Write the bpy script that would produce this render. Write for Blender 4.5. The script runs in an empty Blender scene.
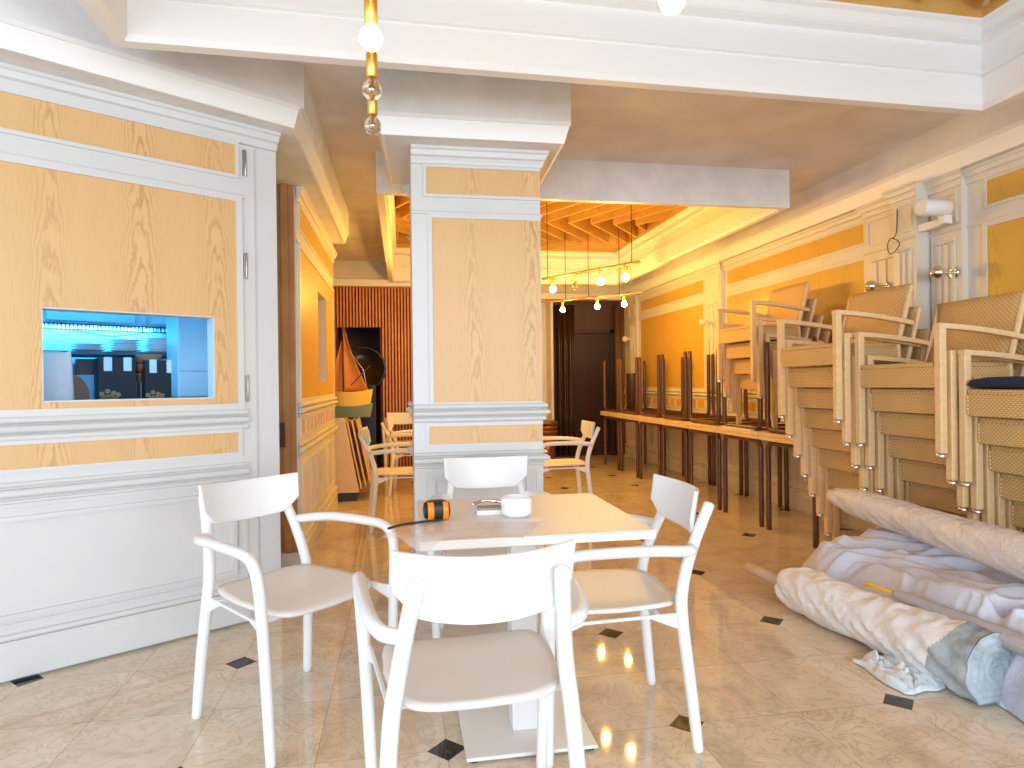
import bpy, bmesh, math, random
from mathutils import Vector, Matrix, noise

S = bpy.context.scene
COL = S.collection
PI = math.pi
random.seed(4)

# ------------------------------------------------------------------ camera
F, YAW, PITCH, ROLL, EYE = 645.38, -0.16751, -0.00113, -0.01203, 1.2
cy, sy = math.cos(YAW), math.sin(YAW)
fwd = Vector((-sy * math.cos(PITCH), cy * math.cos(PITCH), math.sin(PITCH)))
rgt = Vector((cy, sy, 0))
upv = rgt.cross(fwd)
r2 = math.cos(ROLL) * rgt + math.sin(ROLL) * upv
u2 = -math.sin(ROLL) * rgt + math.cos(ROLL) * upv
cam_d = bpy.data.cameras.new('camera')
cam = bpy.data.objects.new('camera', cam_d)
COL.objects.link(cam)
cam.matrix_world = Matrix(((r2.x, u2.x, -fwd.x, 0), (r2.y, u2.y, -fwd.y, 0), (r2.z, u2.z, -fwd.z, EYE), (0, 0, 0, 1)))
cam_d.sensor_fit = 'HORIZONTAL'
cam_d.sensor_width = 36
cam_d.lens = F * 36 / 1024
cam_d.clip_start = 0.02
S.camera = cam

# ------------------------------------------------------------------ world, light, exposure
S.view_settings.view_transform = 'Standard'
S.view_settings.look = 'None'
S.view_settings.gamma = 1
S.view_settings.use_curve_mapping = False
S.view_settings.exposure = 0.12
S.cycles.use_denoising = True
S.cycles.max_bounces = 8
S.cycles.diffuse_bounces = 5
S.cycles.sample_clamp_indirect = 6
S.cycles.caustics_reflective = False
S.cycles.caustics_refractive = False
W = bpy.data.worlds.new('daylight_sky')
S.world = W
W.use_nodes = True
W.node_tree.nodes['Background'].inputs[0].default_value = (0.80, 0.90, 1.0, 1)
W.node_tree.nodes['Background'].inputs[1].default_value = 1.6


def lamp(name, kind, loc, energy, color, size=0.1, size_y=None, rot=(0, 0, 0)):
    d = bpy.data.lights.new(name, kind)
    d.energy = energy
    d.color = color
    if kind == 'AREA':
        d.shape = 'RECTANGLE'
        d.size = size
        d.size_y = size_y or size
    else:
        d.shadow_soft_size = size
    o = bpy.data.objects.new(name, d)
    o.location = loc
    o.rotation_euler = rot
    COL.objects.link(o)
    return o


DAY = (0.77, 0.895, 1.0)
# daylight coming in through the three shop windows behind the camera and the one on the left
for k, x in enumerate((-1.85, 0.3, 2.45)):
    lamp('window_daylight', 'AREA', (x * 1.25, -4.2, 1.9), 160, DAY, 2.6, 3.0, (math.radians(90), 0, 0))
lamp('window_daylight', 'AREA', (-4.2, 0.2, 1.6), 36, DAY, 2.6, 2.4, (0, math.radians(-90), 0))
WARM = (1.0, 0.56, 0.13)
# warm fluorescent tube of the kitchen behind the serving hatch: cold blue
# (its housing is built with the kitchen)

# ------------------------------------------------------------------ helpers


class MB:
    """mesh builder: vertices, faces with material slot, smooth flag and uv"""

    def __init__(s, M=None):
        s.v, s.f, s.m, s.s, s.uv, s.M = [], [], [], [], [], M

    def _add(s, pts, faces, mat, smooth=False, uvs=None):
        b = len(s.v)
        for i, p in enumerate(pts):
            p = Vector(p)
            s.uv.append(uvs[i] if uvs else (p.x, p.z))
            s.v.append(s.M @ p if s.M else p)
        for f in faces:
            s.f.append([b + i for i in f])
            s.m.append(mat)
            s.s.append(smooth)

    def box(s, x0, x1, y0, y1, z0, z1, mat=0, M=None):
        pts = [Vector((x, y, z)) for z in (z0, z1) for y in (y0, y1) for x in (x0, x1)]
        uv = [(p.x, p.z) for p in pts]
        if M:
            pts = [M @ p for p in pts]
        s._add(pts, [(0, 2, 3, 1), (4, 5, 7, 6), (0, 1, 5, 4), (2, 6, 7, 3), (0, 4, 6, 2), (1, 3, 7, 5)], mat, False, uv)

    def prism(s, poly, z0, z1, mat=0, poly_top=None):
        n = len(poly)
        pt = poly_top or poly
        pts = [(x, y, z0) for x, y in poly] + [(x, y, z1) for x, y in pt]
        s._add(pts, [tuple(range(n))[::-1], tuple(range(n, 2 * n))] + [(i, (i + 1) % n, n + (i + 1) % n, n + i) for i in range(n)], mat)

    def sweep(s, x0, x1, prof, mat=0, e0=0, e1=0):
        """profile of (out, z) swept along x from x0 to x1; the ends run on by e0/e1 times the out value (mitre)"""
        n = len(prof)
        pts = [(x0 - e0 * o, o, z) for o, z in prof] + [(x1 + e1 * o, o, z) for o, z in prof]
        s._add(pts, [tuple(range(n)), tuple(range(n, 2 * n))[::-1]] + [(i, n + i, n + (i + 1) % n, (i + 1) % n) for i in range(n)], mat)

    def tube(s, pts, r, seg=12, mat=0, sub=6, cap=True, smooth=True, flat=1.0):
        P = [Vector(p) for p in pts]
        R = list(r) if isinstance(r, (list, tuple)) else [r] * len(P)
        if sub > 1 and len(P) > 2:
            Q, RR = [], []
            for i in range(len(P) - 1):
                a, b = P[max(i - 1, 0)], P[min(i + 2, len(P) - 1)]
                for k in range(sub):
                    t = k / sub
                    p1, p2 = P[i], P[i + 1]
                    Q.append(0.5 * ((2 * p1) + (p2 - a) * t + (2 * a - 5 * p1 + 4 * p2 - b) * t * t + (3 * p1 - a - 3 * p2 + b) * t ** 3))
                    RR.append(R[i] * (1 - t) + R[i + 1] * t)
            Q.append(P[-1])
            RR.append(R[-1])
            P, R = Q, RR
        if cap:   # rounded ends
            d0 = (P[0] - P[1]).normalized()
            d1 = (P[-1] - P[-2]).normalized()
            P = [P[0] + d0 * R[0] * 0.25] + P + [P[-1] + d1 * R[-1] * 0.25]
            R = [R[0] * 0.72] + R + [R[-1] * 0.72]
        T = [(P[min(i + 1, len(P) - 1)] - P[max(i - 1, 0)]).normalized() for i in range(len(P))]
        up = Vector((0, 0, 1)) if abs(T[0].z) < 0.9 else Vector((1, 0, 0))
        nrm = (up - T[0] * up.dot(T[0])).normalized()
        V = []
        for i in range(len(P)):
            nrm = (nrm - T[i] * nrm.dot(T[i])).normalized()
            bi = T[i].cross(nrm)
            for k in range(seg):
                a = 2 * PI * k / seg
                V.append(P[i] + (nrm * math.cos(a) * flat + bi * math.sin(a)) * R[i])
        n = len(P)
        Fc = [(i * seg + k, i * seg + (k + 1) % seg, (i + 1) * seg + (k + 1) % seg, (i + 1) * seg + k) for i in range(n - 1) for k in range(seg)]
        uv = [((i % seg) / seg * 0.1, (i // seg) * 0.02) for i in range(len(V))]
        s._add(V, Fc, mat, smooth, uv)
        b = len(s.v) - len(V)
        for c in (tuple(range(seg))[::-1], tuple(range((n - 1) * seg, n * seg))):
            s.f.append([b + i for i in c])
            s.m.append(mat)
            s.s.append(False)

    def lathe(s, prof, seg=20, mat=0, at=(0, 0, 0), M=None, smooth=True):
        """profile of (radius, z)"""
        at = Vector(at)
        V = []
        for r, z in prof:
            for k in range(seg):
                a = 2 * PI * k / seg
                p = Vector((r * math.cos(a), r * math.sin(a), z))
                V.append((M @ p if M else p) + at)
        n = len(prof)
        Fc = [(i * seg + k, i * seg + (k + 1) % seg, (i + 1) * seg + (k + 1) % seg, (i + 1) * seg + k) for i in range(n - 1) for k in range(seg)]
        Fc += [tuple(range(seg))[::-1], tuple(range((n - 1) * seg, n * seg))]
        s._add(V, Fc, mat, smooth)
        for k in (-1, -2):
            s.s[k] = False

    def grid(s, fn, nu, nv, mat=0, smooth=True, uvs=1.0):
        V, U = [], []
        for j in range(nv + 1):
            for i in range(nu + 1):
                V.append(fn(i / nu, j / nv))
                U.append((i / nu * uvs, j / nv * uvs))
        Fc = [(j * (nu + 1) + i, j * (nu + 1) + i + 1, (j + 1) * (nu + 1) + i + 1, (j + 1) * (nu + 1) + i) for j in range(nv) for i in range(nu)]
        s._add(V, Fc, mat, smooth, U)

    def build(s, name, mats, parent=None, bevel=0, recalc=True, subsurf=0, solid=0):
        me = bpy.data.meshes.new(name)
        me.from_pydata([tuple(v) for v in s.v], [], s.f)
        if not isinstance(mats, (list, tuple)):
            mats = [mats]
        for m in mats:
            me.materials.append(m)
        uvl = me.uv_layers.new(name='UVMap')
        for p in me.polygons:
            p.material_index = s.m[p.index]
            p.use_smooth = s.s[p.index]
            for li in p.loop_indices:
                uvl.data[li].uv = s.uv[me.loops[li].vertex_index]
        if recalc:
            bm = bmesh.new()
            bm.from_mesh(me)
            bmesh.ops.recalc_face_normals(bm, faces=bm.faces)
            bm.to_mesh(me)
            bm.free()
        o = bpy.data.objects.new(name, me)
        COL.objects.link(o)
        if parent:
            o.parent = parent
        if solid:
            md = o.modifiers.new('solid', 'SOLIDIFY')
            md.thickness = solid
            md.offset = 0
        if bevel:
            md = o.modifiers.new('bevel', 'BEVEL')
            md.width = bevel
            md.segments = 2
            md.limit_method = 'ANGLE'
            md.angle_limit = math.radians(50)
            md.harden_normals = False
        if subsurf:
            md = o.modifiers.new('sub', 'SUBSURF')
            md.levels = md.render_levels = subsurf
        return o


def tag(o, label=None, cat=None, group=None, kind=None):
    for k, v in (('label', label), ('category', cat), ('group', group), ('kind', kind)):
        if v:
            o[k] = v
    return o


def empty(name, loc=(0, 0, 0), rz=0, label=None, cat=None, group=None):
    o = bpy.data.objects.new(name, None)
    o.empty_display_size = 0.1
    o.location = loc
    o.rotation_euler = (0, 0, rz)
    COL.objects.link(o)
    return tag(o, label, cat, group)


def copy_tree(o, parent=None):
    c = o.copy()
    COL.objects.link(c)
    c.parent = parent
    for ch in list(o.children):
        copy_tree(ch, c)
    return c


# ------------------------------------------------------------------ materials


def mat(name, col=(0.8, 0.8, 0.8), rough=0.5, metal=0.0, **kw):
    m = bpy.data.materials.new(name)
    m.use_nodes = True
    b = m.node_tree.nodes['Principled BSDF']
    b.inputs['Base Color'].default_value = (*col, 1)
    b.inputs['Roughness'].default_value = rough
    b.inputs['Metallic'].default_value = metal
    for k, v in kw.items():
        b.inputs[k.replace('_', ' ')].default_value = v
    return m


class NT:
    def __init__(s, m):
        s.t = m.node_tree
        s.b = s.t.nodes['Principled BSDF']

    def n(s, typ, **kw):
        nd = s.t.nodes.new(typ)
        for k, v in kw.items():
            setattr(nd, k, v)
        return nd

    def link(s, a, b):
        s.t.links.new(a, b)

    def math(s, op, a, b=None, c=None):
        nd = s.n('ShaderNodeMath', operation=op)
        for i, x in enumerate((a, b, c)):
            if x is None:
                continue
            if isinstance(x, (int, float)):
                nd.inputs[i].default_value = x
            else:
                s.link(x, nd.inputs[i])
        return nd.outputs[0]

    def mix(s, fac, a, b):
        nd = s.n('ShaderNodeMix', data_type='RGBA')
        for sock, x in ((nd.inputs[0], fac), (nd.inputs[6], a), (nd.inputs[7], b)):
            if isinstance(x, tuple):
                sock.default_value = (*x, 1)
            elif isinstance(x, (int, float)):
                sock.default_value = x
            else:
                s.link(x, sock)
        return nd.outputs[2]

    def noise(s, vec, scale, detail=3, rough=0.5, dist=0.0):
        nd = s.n('ShaderNodeTexNoise')
        nd.inputs['Scale'].default_value = scale
        nd.inputs['Detail'].default_value = detail
        nd.inputs['Roughness'].default_value = rough
        nd.inputs['Distortion'].default_value = dist
        if vec:
            s.link(vec, nd.inputs['Vector'])
        return nd.outputs[0]

    def ramp(s, fac, stops):
        nd = s.n('ShaderNodeValToRGB')
        el = nd.color_ramp.elements
        el[0].position, el[0].color = stops[0][0], (*stops[0][1], 1)
        el[1].position, el[1].color = stops[-1][0], (*stops[-1][1], 1)
        for p, c in stops[1:-1]:
            e = el.new(p)
            e.color = (*c, 1)
        s.link(fac, nd.inputs[0])
        return nd.outputs[0]

    def bump(s, h, strength=0.3, dist=0.01):
        nd = s.n('ShaderNodeBump')
        nd.inputs['Strength'].default_value = strength
        nd.inputs['Distance'].default_value = dist
        s.link(h, nd.inputs['Height'])
        s.link(nd.outputs[0], s.b.inputs['Normal'])


def scaled(nt, vec, sc):
    mp = nt.n('ShaderNodeMapping')
    mp.inputs['Scale'].default_value = sc
    nt.link(vec, mp.inputs['Vector'])
    return mp.outputs[0]


def noisy(name, c1, c2, scale=4, rough=0.7, bump=0.0, bscale=60, detail=4):
    m = mat(name, c1, rough)
    nt = NT(m)
    tc = nt.n('ShaderNodeTexCoord').outputs['Object']
    f = nt.noise(tc, scale, detail, 0.6)
    nt.link(nt.ramp(f, [(0.35, c1), (0.65, c2)]), nt.b.inputs['Base Color'])
    if bump:
        nt.bump(nt.noise(tc, bscale, 3), bump, 0.004)
    return m


def oak(name, base, dark, light, rough=0.42, period=0.34):
    """plain-sawn oak veneer: cathedral figure in every leaf, fine pores between; uses the panel's own uv in metres"""
    m = mat(name, base, rough)
    nt = NT(m)
    uv = nt.n('ShaderNodeUVMap').outputs[0]
    sep = nt.n('ShaderNodeSeparateXYZ')
    nt.link(uv, sep.inputs[0])
    u, v = sep.outputs[0], sep.outputs[1]
    wob = nt.noise(scaled(nt, uv, (3.0, 1.2, 1)), 1.0, 2)
    uw = nt.math('ADD', u, nt.math('MULTIPLY', nt.math('SUBTRACT', wob, 0.5), 0.10))
    q = nt.math('PINGPONG', uw, period / 2)          # 0 at the heart of a leaf, period/2 at its seam
    leaf = nt.math('FLOOR', nt.math('DIVIDE', nt.math('ADD', uw, period / 2), period))
    wn = nt.n('ShaderNodeTexWhiteNoise', noise_dimensions='1D')
    nt.link(leaf, wn.inputs['W'])
    q2 = nt.math('MULTIPLY', nt.math('MULTIPLY', q, q), 330.0)
    rag = nt.noise(scaled(nt, uv, (26, 7, 1)), 1.0, 3, 0.6)
    vv = nt.math('MULTIPLY', nt.math('ADD', v, wn.outputs[0]), 2.6)
    g = nt.math('ADD', nt.math('ADD', q2, vv), nt.math('MULTIPLY', rag, 1.35))
    ring = nt.math('SINE', nt.math('MULTIPLY', g, 13.0))
    heart = nt.math('SUBTRACT', 1.0, nt.math('MULTIPLY', q, 1 / (period * 0.30)))
    heart = nt.math('MAXIMUM', heart, 0.0)
    heart = nt.math('MULTIPLY', heart, nt.math('ADD', nt.noise(scaled(nt, uv, (2.2, 1.5, 1)), 1.0, 2), -0.15))
    ring = nt.math('MULTIPLY', nt.math('MAXIMUM', ring, -0.2), nt.math('MULTIPLY', heart, 1.9))
    fine = nt.noise(scaled(nt, uv, (230, 9, 1)), 1.0, 3, 0.7)
    band = nt.noise(scaled(nt, uv, (9, 0.5, 1)), 1.0, 2)
    c = nt.mix(nt.math('MULTIPLY', nt.math('MAXIMUM', nt.math('SUBTRACT', fine, 0.5), 0.0), 1.6), base, dark)
    c = nt.mix(nt.math('MULTIPLY', band, 0.45), c, light)
    c = nt.mix(nt.math('MULTIPLY', nt.math('MAXIMUM', ring, 0.0), 0.75), c, dark)
    c = nt.mix(nt.math('MULTIPLY', nt.math('MAXIMUM', nt.math('MULTIPLY', ring, -1), 0.0), 1.6), c, light)
    nt.link(c, nt.b.inputs['Base Color'])
    return m


WHITE = noisy('white_painted_wood', (0.66, 0.665, 0.665), (0.63, 0.635, 0.64), 3, 0.42)
WHITE_TRIM = mat('white_gloss_trim', (0.84, 0.83, 0.82), 0.38)
CREAM = noisy('cream_painted_wood', (0.74, 0.70, 0.62), (0.70, 0.66, 0.58), 3, 0.42)
PLASTER = noisy('grey_plaster', (0.80, 0.78, 0.78), (0.68, 0.66, 0.665), 2.5, 0.85, 0.25, 40)
PLASTER_L = noisy('pale_grey_plaster', (0.80, 0.79, 0.79), (0.70, 0.69, 0.69), 5, 0.8, 0.3, 55, 6)
OAK = oak('oak_veneer', (0.68, 0.415, 0.18), (0.44, 0.235, 0.08), (0.79, 0.52, 0.26))
OAK_LAMPLIT = oak('lamplit_oak_veneer', (0.66, 0.385, 0.06), (0.52, 0.27, 0.035), (0.74, 0.46, 0.09))  # same oak, with the warm lamp light put into its colour
BAFFLE = noisy('baffle_wood', (0.72, 0.43, 0.13), (0.62, 0.35, 0.09), 6, 0.5)
SLAT = noisy('reddish_slat_wood', (0.72, 0.28, 0.08), (0.62, 0.22, 0.06), 8, 0.45)
SLAT_BACK = mat('dark_slat_backing', (0.13, 0.03, 0.01), 0.7)
CHAIR_W = mat('white_lacquer', (0.80, 0.81, 0.82), 0.33)
SEAT_W = mat('white_lacquered_ply', (0.80, 0.765, 0.735), 0.45)
TABLE_W = mat('white_laminate', (0.82, 0.77, 0.74), 0.45)
DARK_RUB = mat('dark_rubber', (0.03, 0.03, 0.035), 0.7)
STEEL = mat('brushed_hinge_steel', (0.45, 0.44, 0.42), 0.35, 1.0)
CHROME = mat('chrome', (0.85, 0.84, 0.82), 0.12, 1.0)
ALU = mat('aluminium_foot', (0.75, 0.75, 0.76), 0.3, 1.0)
BRASS = mat('satin_brass', (0.80, 0.52, 0.13), 0.32, 0.85)
BROWN_LEG = mat('bronze_painted_steel', (0.13, 0.060, 0.032), 0.28, 0.35)
CORD = mat('dark_red_cord', (0.10, 0.02, 0.012), 0.7)
BLACK = mat('black_plastic', (0.015, 0.015, 0.017), 0.45)
ORANGE = mat('orange_plastic', (1.0, 0.27, 0.01), 0.4)
NAVY = noisy('navy_patterned_cloth', (0.012, 0.018, 0.06), (0.02, 0.03, 0.085), 9, 0.85)
PORC = mat('white_porcelain', (0.86, 0.88, 0.90), 0.12)
OAK_LAM = noisy('pale_maple_laminate', (0.80, 0.60, 0.34), (0.74, 0.54, 0.29), 12, 0.4)


def make_wicker():
    m = mat('woven_resin_wicker', (0.60, 0.38, 0.17), 0.55)
    nt = NT(m)
    tc = nt.n('ShaderNodeTexCoord').outputs['Object']
    sep = nt.n('ShaderNodeSeparateXYZ')
    nt.link(tc, sep.inputs[0])
    h = nt.math('ADD', sep.outputs[0], sep.outputs[1])
    row = nt.math('MULTIPLY', sep.outputs[2], 1 / 0.0095)
    rowi = nt.math('FLOOR', row)
    rowf = nt.math('PINGPONG', row, 0.5)
    ph = nt.math('MULTIPLY', rowi, PI)
    weave = nt.math('SINE', nt.math('ADD', nt.math('MULTIPLY', h, 2 * PI / 0.022), ph))
    hgt = nt.math('MULTIPLY', nt.math('ADD', weave, 1.3), rowf)
    c = nt.mix(nt.math('MULTIPLY', hgt, 1.1), (0.46, 0.28, 0.10), (0.92, 0.64, 0.31))
    c = nt.mix(nt.math('MULTIPLY', nt.noise(scaled(nt, tc, (40, 40, 120)), 1.0, 2), 0.35), c, (0.62, 0.40, 0.17))
    nt.link(c, nt.b.inputs['Base Color'])
    nt.bump(hgt, 0.5, 0.004)
    return m


WICKER = make_wicker()
WICKER_LEG = noisy('wicker_wrapped_frame', (0.80, 0.57, 0.31), (0.72, 0.50, 0.26), 30, 0.5)


def make_floor():
    m = mat('beige_marble_tiles', (0.62, 0.50, 0.36), 0.13)
    nt = NT(m)
    geo = nt.n('ShaderNodeNewGeometry').outputs['Position']
    sep = nt.n('ShaderNodeSeparateXYZ')
    nt.link(geo, sep.inputs[0])
    sp = 0.8364
    X = nt.math('DIVIDE', nt.math('SUBTRACT', sep.outputs[0], 0.1286), sp)
    Y = nt.math('DIVIDE', nt.math('SUBTRACT', sep.outputs[1], 2.1262), sp)
    # dark lozenges at every second crossing of the joints
    au = nt.math('PINGPONG', X, 0.5)
    av = nt.math('PINGPONG', Y, 0.5)
    dia = nt.math('LESS_THAN', nt.math('ADD', au, av), 0.078)
    ju = nt.math('PINGPONG', X, 0.25)
    jv = nt.math('PINGPONG', Y, 0.25)
    joint = nt.math('LESS_THAN', nt.math('MINIMUM', ju, jv), 0.0018)
    cell = nt.n('ShaderNodeCombineXYZ')
    nt.link(nt.math('FLOOR', nt.math('MULTIPLY', X, 2)), cell.inputs[0])
    nt.link(nt.math('FLOOR', nt.math('MULTIPLY', Y, 2)), cell.inputs[1])
    wn = nt.n('ShaderNodeTexWhiteNoise', noise_dimensions='3D')
    nt.link(cell.outputs[0], wn.inputs['Vector'])
    add = nt.n('ShaderNodeVectorMath', operation='MULTIPLY_ADD')
    nt.link(wn.outputs['Color'], add.inputs[0])
    add.inputs[1].default_value = (9, 9, 9)
    nt.link(geo, add.inputs[2])
    n1 = nt.noise(add.outputs[0], 3.2, 6, 0.62, 1.2)
    n2 = nt.noise(add.outputs[0], 5.5, 5, 0.6, 2.4)
    base = nt.ramp(n1, [(0.28, (0.58, 0.46, 0.335)), (0.48, (0.73, 0.60, 0.46)), (0.72, (0.82, 0.71, 0.585))])
    vein = nt.math('SUBTRACT', 1.0, nt.math('MULTIPLY', nt.math('ABSOLUTE', nt.math('SUBTRACT', n2, 0.5)), 26))
    vein = nt.math('MULTIPLY', nt.math('MAXIMUM', vein, 0.0), nt.noise(geo, 2.3, 2))
    base = nt.mix(nt.math('MULTIPLY', vein, 0.7), base, (0.36, 0.25, 0.13))
    tone = nt.mix(nt.math('MULTIPLY', wn.outputs[0], 0.28), base, (0.57, 0.46, 0.345))
    tone = nt.mix(nt.math('MULTIPLY', joint, 0.5), tone, (0.22, 0.16, 0.09))
    dark = nt.ramp(nt.noise(geo, 30, 4, 0.6, 1.5), [(0.4, (0.012, 0.012, 0.012)), (0.75, (0.06, 0.055, 0.05))])
    nt.link(nt.mix(dia, tone, dark), nt.b.inputs['Base Color'])
    nt.link(nt.math('ADD', nt.math('MULTIPLY', n1, 0.03), 0.03), nt.b.inputs['Roughness'])
    return m


def make_cloth(name, c1, c2, scale=3.0, rough=0.85, stain=None, film=False):
    m = mat(name, c1, rough)
    nt = NT(m)
    tc = nt.n('ShaderNodeTexCoord').outputs['Object']
    c = nt.ramp(nt.noise(tc, scale, 4, 0.6), [(0.35, c1), (0.65, c2)])
    if stain:
        f = nt.noise(tc, 4.5, 5, 0.65)
        c = nt.mix(nt.math('MULTIPLY', nt.math('MAXIMUM', nt.math('SUBTRACT', f, 0.56), 0.0), 4.5), c, stain)
    nt.link(c, nt.b.inputs['Base Color'])
    nt.bump(nt.noise(tc, 22 if film else 14, 4, 0.6, 1.5), 0.55 if film else 0.35, 0.02)
    return m


CLOTH_W = make_cloth('off_white_cloth', (0.82, 0.81, 0.81), (0.86, 0.86, 0.87), 5)
CLOTH_END = make_cloth('grey_blue_stained_cloth', (0.46, 0.54, 0.59), (0.30, 0.36, 0.41), 9, 0.8, (0.20, 0.20, 0.20))
CLOTH_L = make_cloth('pale_lavender_cloth', (0.58, 0.60, 0.72), (0.66, 0.66, 0.74), 3)
CLOTH_F = make_cloth('film_wrapped_cloth', (0.68, 0.63, 0.62), (0.76, 0.72, 0.71), 6, 0.22, None, True)
CLOTH_M = make_cloth('mauve_grey_cloth', (0.40, 0.36, 0.37), (0.46, 0.42, 0.43), 4)
PLASTIC_B = make_cloth('pale_blue_plastic_sheet', (0.66, 0.76, 0.84), (0.74, 0.82, 0.88), 8, 0.35)

# ------------------------------------------------------------------ the floor and the ceiling
b = MB()
b.box(-3.2, 3.9, -1.9, 10.6, -0.1, 0)
tag(b.build('floor', make_floor()), kind='structure')

ZC, ZU, ZL = 2.86, 2.53, 2.56     # ceiling, underside of the soffits, lip of the coffers
C1 = (-1.063, 2.932, -1.1, 2.750)    # inner outline of the near coffer
C2 = (-0.12, 2.985, 4.716, 8.65)    # inner outline of the far coffer
b = MB()
xs = [-3.2, 3.9]
g = .03
H1 = (C1[0] - g, C1[1] + g, C1[2] - g, C1[3] + .10)
H2 = (C2[0] - g, C2[1] + g, C2[2] - g, C2[3] + g)
b.box(-3.2, 3.9, -1.9, H1[2], ZC, ZC + .1)
b.box(-3.2, H1[0], H1[2], H1[3], ZC, ZC + .1)
b.box(H1[1], 3.9, H1[2], H1[3], ZC, ZC + .1)
b.box(-3.2, 3.9, H1[3], H2[2], ZC, ZC + .1)
b.box(-3.2, H2[0], H2[2], H2[3], ZC, ZC + .1)
b.box(H2[1], 3.9, H2[2], H2[3], ZC, ZC + .1)
b.box(-3.2, 3.9, H2[3], 10.6, ZC, ZC + .1)
tag(b.build('ceiling', PLASTER), kind='structure')


def coffer_frame(c, name, m_in, m_out, skew=0.0):
    """moulded frame hanging round a ceiling recess: profile (out = away from the recess centre, z)"""
    x0, x1, y0, y1 = c
    ring = lambda o, z: [(x0 - o, y0 - o, z), (x1 + o, y0 - o, z), (x1 + o, y1 + o + skew, z), (x0 - o, y1 + o, z)]
    b = MB()
    # inner moulded face: out value measured outwards from an inner outline, the top overhangs inwards
    P = []
    for o, z in [(-0.060, 3.34), (-0.060, 2.995), (-0.055, 2.985), (-0.035, 2.975), (-0.018, 2.95), (-0.012, 2.925), (-0.034, 2.918), (-0.034, 2.898), (0.0, 2.890),
                 (0.0, 2.765), (-0.022, 2.757), (-0.022, 2.737), (-0.006, 2.731), (-0.006, 2.722), (-0.020, 2.716), (-0.020, ZL + .022), (-0.004, ZL)]:
        P.append(ring(o, z))
    k = len(P)
    P.append(ring(0.05, ZL))
    P.append(ring(0.05, 3.34))
    pts = [p for r in P for p in r]
    fi, fo = [], []
    for i in range(len(P) - 1):
        for q in range(4):
            f = (i * 4 + q, i * 4 + (q + 1) % 4, (i + 1) * 4 + (q + 1) % 4, (i + 1) * 4 + q)
            (fo if i >= k else fi).append(f)
    b._add(pts, fi + fo, 0)
    for i in range(len(fo)):
        b.m[-1 - i] = 1
    for i in range(4):
        b.m[i] = 2        # timber lining above the moulding
    tag(b.build(name, [m_in, m_out, BAFFLE], recalc=False), kind='structure')


coffer_frame(C1, 'trim_1', WHITE_TRIM, PLASTER_L, .095)
coffer_frame(C2, 'trim_2', WHITE_TRIM, PLASTER_L)


def baffles(c, name, spine, step):
    """herringbone wooden blades with a timber board behind them"""
    x0, x1, y0, y1 = c
    b = MB()
    b.box(x0 - .05, x1 + .05, y0 - .05, y1 + .05, 3.32, 3.36)

    def blade(p, q):
        # clip to the recess
        p, q = Vector(p), Vector(q)
        d = q - p
        t0, t1 = 0, 1
        for a in (0, 1):
            lo, hi = ((x0 + .02, x1 - .02), (y0 + .02, y1 - .02))[a]
            if abs(d[a]) < 1e-9:
                if p[a] < lo or p[a] > hi:
                    return
                continue
            ta, tb = sorted(((lo - p[a]) / d[a], (hi - p[a]) / d[a]))
            t0, t1 = max(t0, ta), min(t1, tb)
        if t1 - t0 < 0.03:
            return
        A, B = p + d * t0, p + d * t1
        L = (B - A).length
        ang = math.atan2(d[1], d[0])
        M = Matrix.Translation((A.x, A.y, 0)) @ Matrix.Rotation(ang, 4, 'Z')
        b.box(0, L, -.013, .013, 3.02, 3.33, 0, M)

    for sy0, sy1, dirn in spine:
        dx, dy = dirn
        h = sy1 - sy0
        run = h / dy * dx
        x = x0 - abs(run) - 1
        while x < x1 + abs(run) + 1:
            blade((x, sy0), (x + run, sy1))
            x += step
    tag(b.build(name, BAFFLE), kind='structure')


baffles(C1, 'trim_3', [(-1.1, 0.4, (.6, .8)), (0.4, 1.7, (-.5, .87)), (1.7, 2.8, (.6, .8))], 0.33)
baffles(C2, 'trim_4', [(4.7, 5.9, (.6, .8)), (5.9, 7.15, (-.45, .87)), (7.15, 8.1, (.65, .8)), (8.1, 8.7, (-.8, .5))], 0.27)

# dropped soffits round the walls with their white crown moulding
D = Vector((0.8457, 0.5336))       # direction of the angled oak wall
N = Vector((-0.5336, 0.8457))      # away from the room
E0 = Vector((-0.619, 3.594))       # its free end


def P2(t, o):
    """point on the angled wall: t along, o towards the room"""
    p = E0 + D * t - N * o
    return (p.x, p.y)


def soffit(name, poly, poly_crown_out, m_body):
    b = MB()
    b.prism(poly, ZU + .10, ZC, 0)
    if poly_crown_out:
        b.prism(poly_crown_out, ZU + .001, ZU + .105, 0)
    tag(b.build(name, m_body), kind='structure')


lp_in = [P2(-4.2, .31), P2(0.045, .178), (-0.488, 6.26), (-2.2, 6.26), P2(-4.2, -1.0)]


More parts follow.
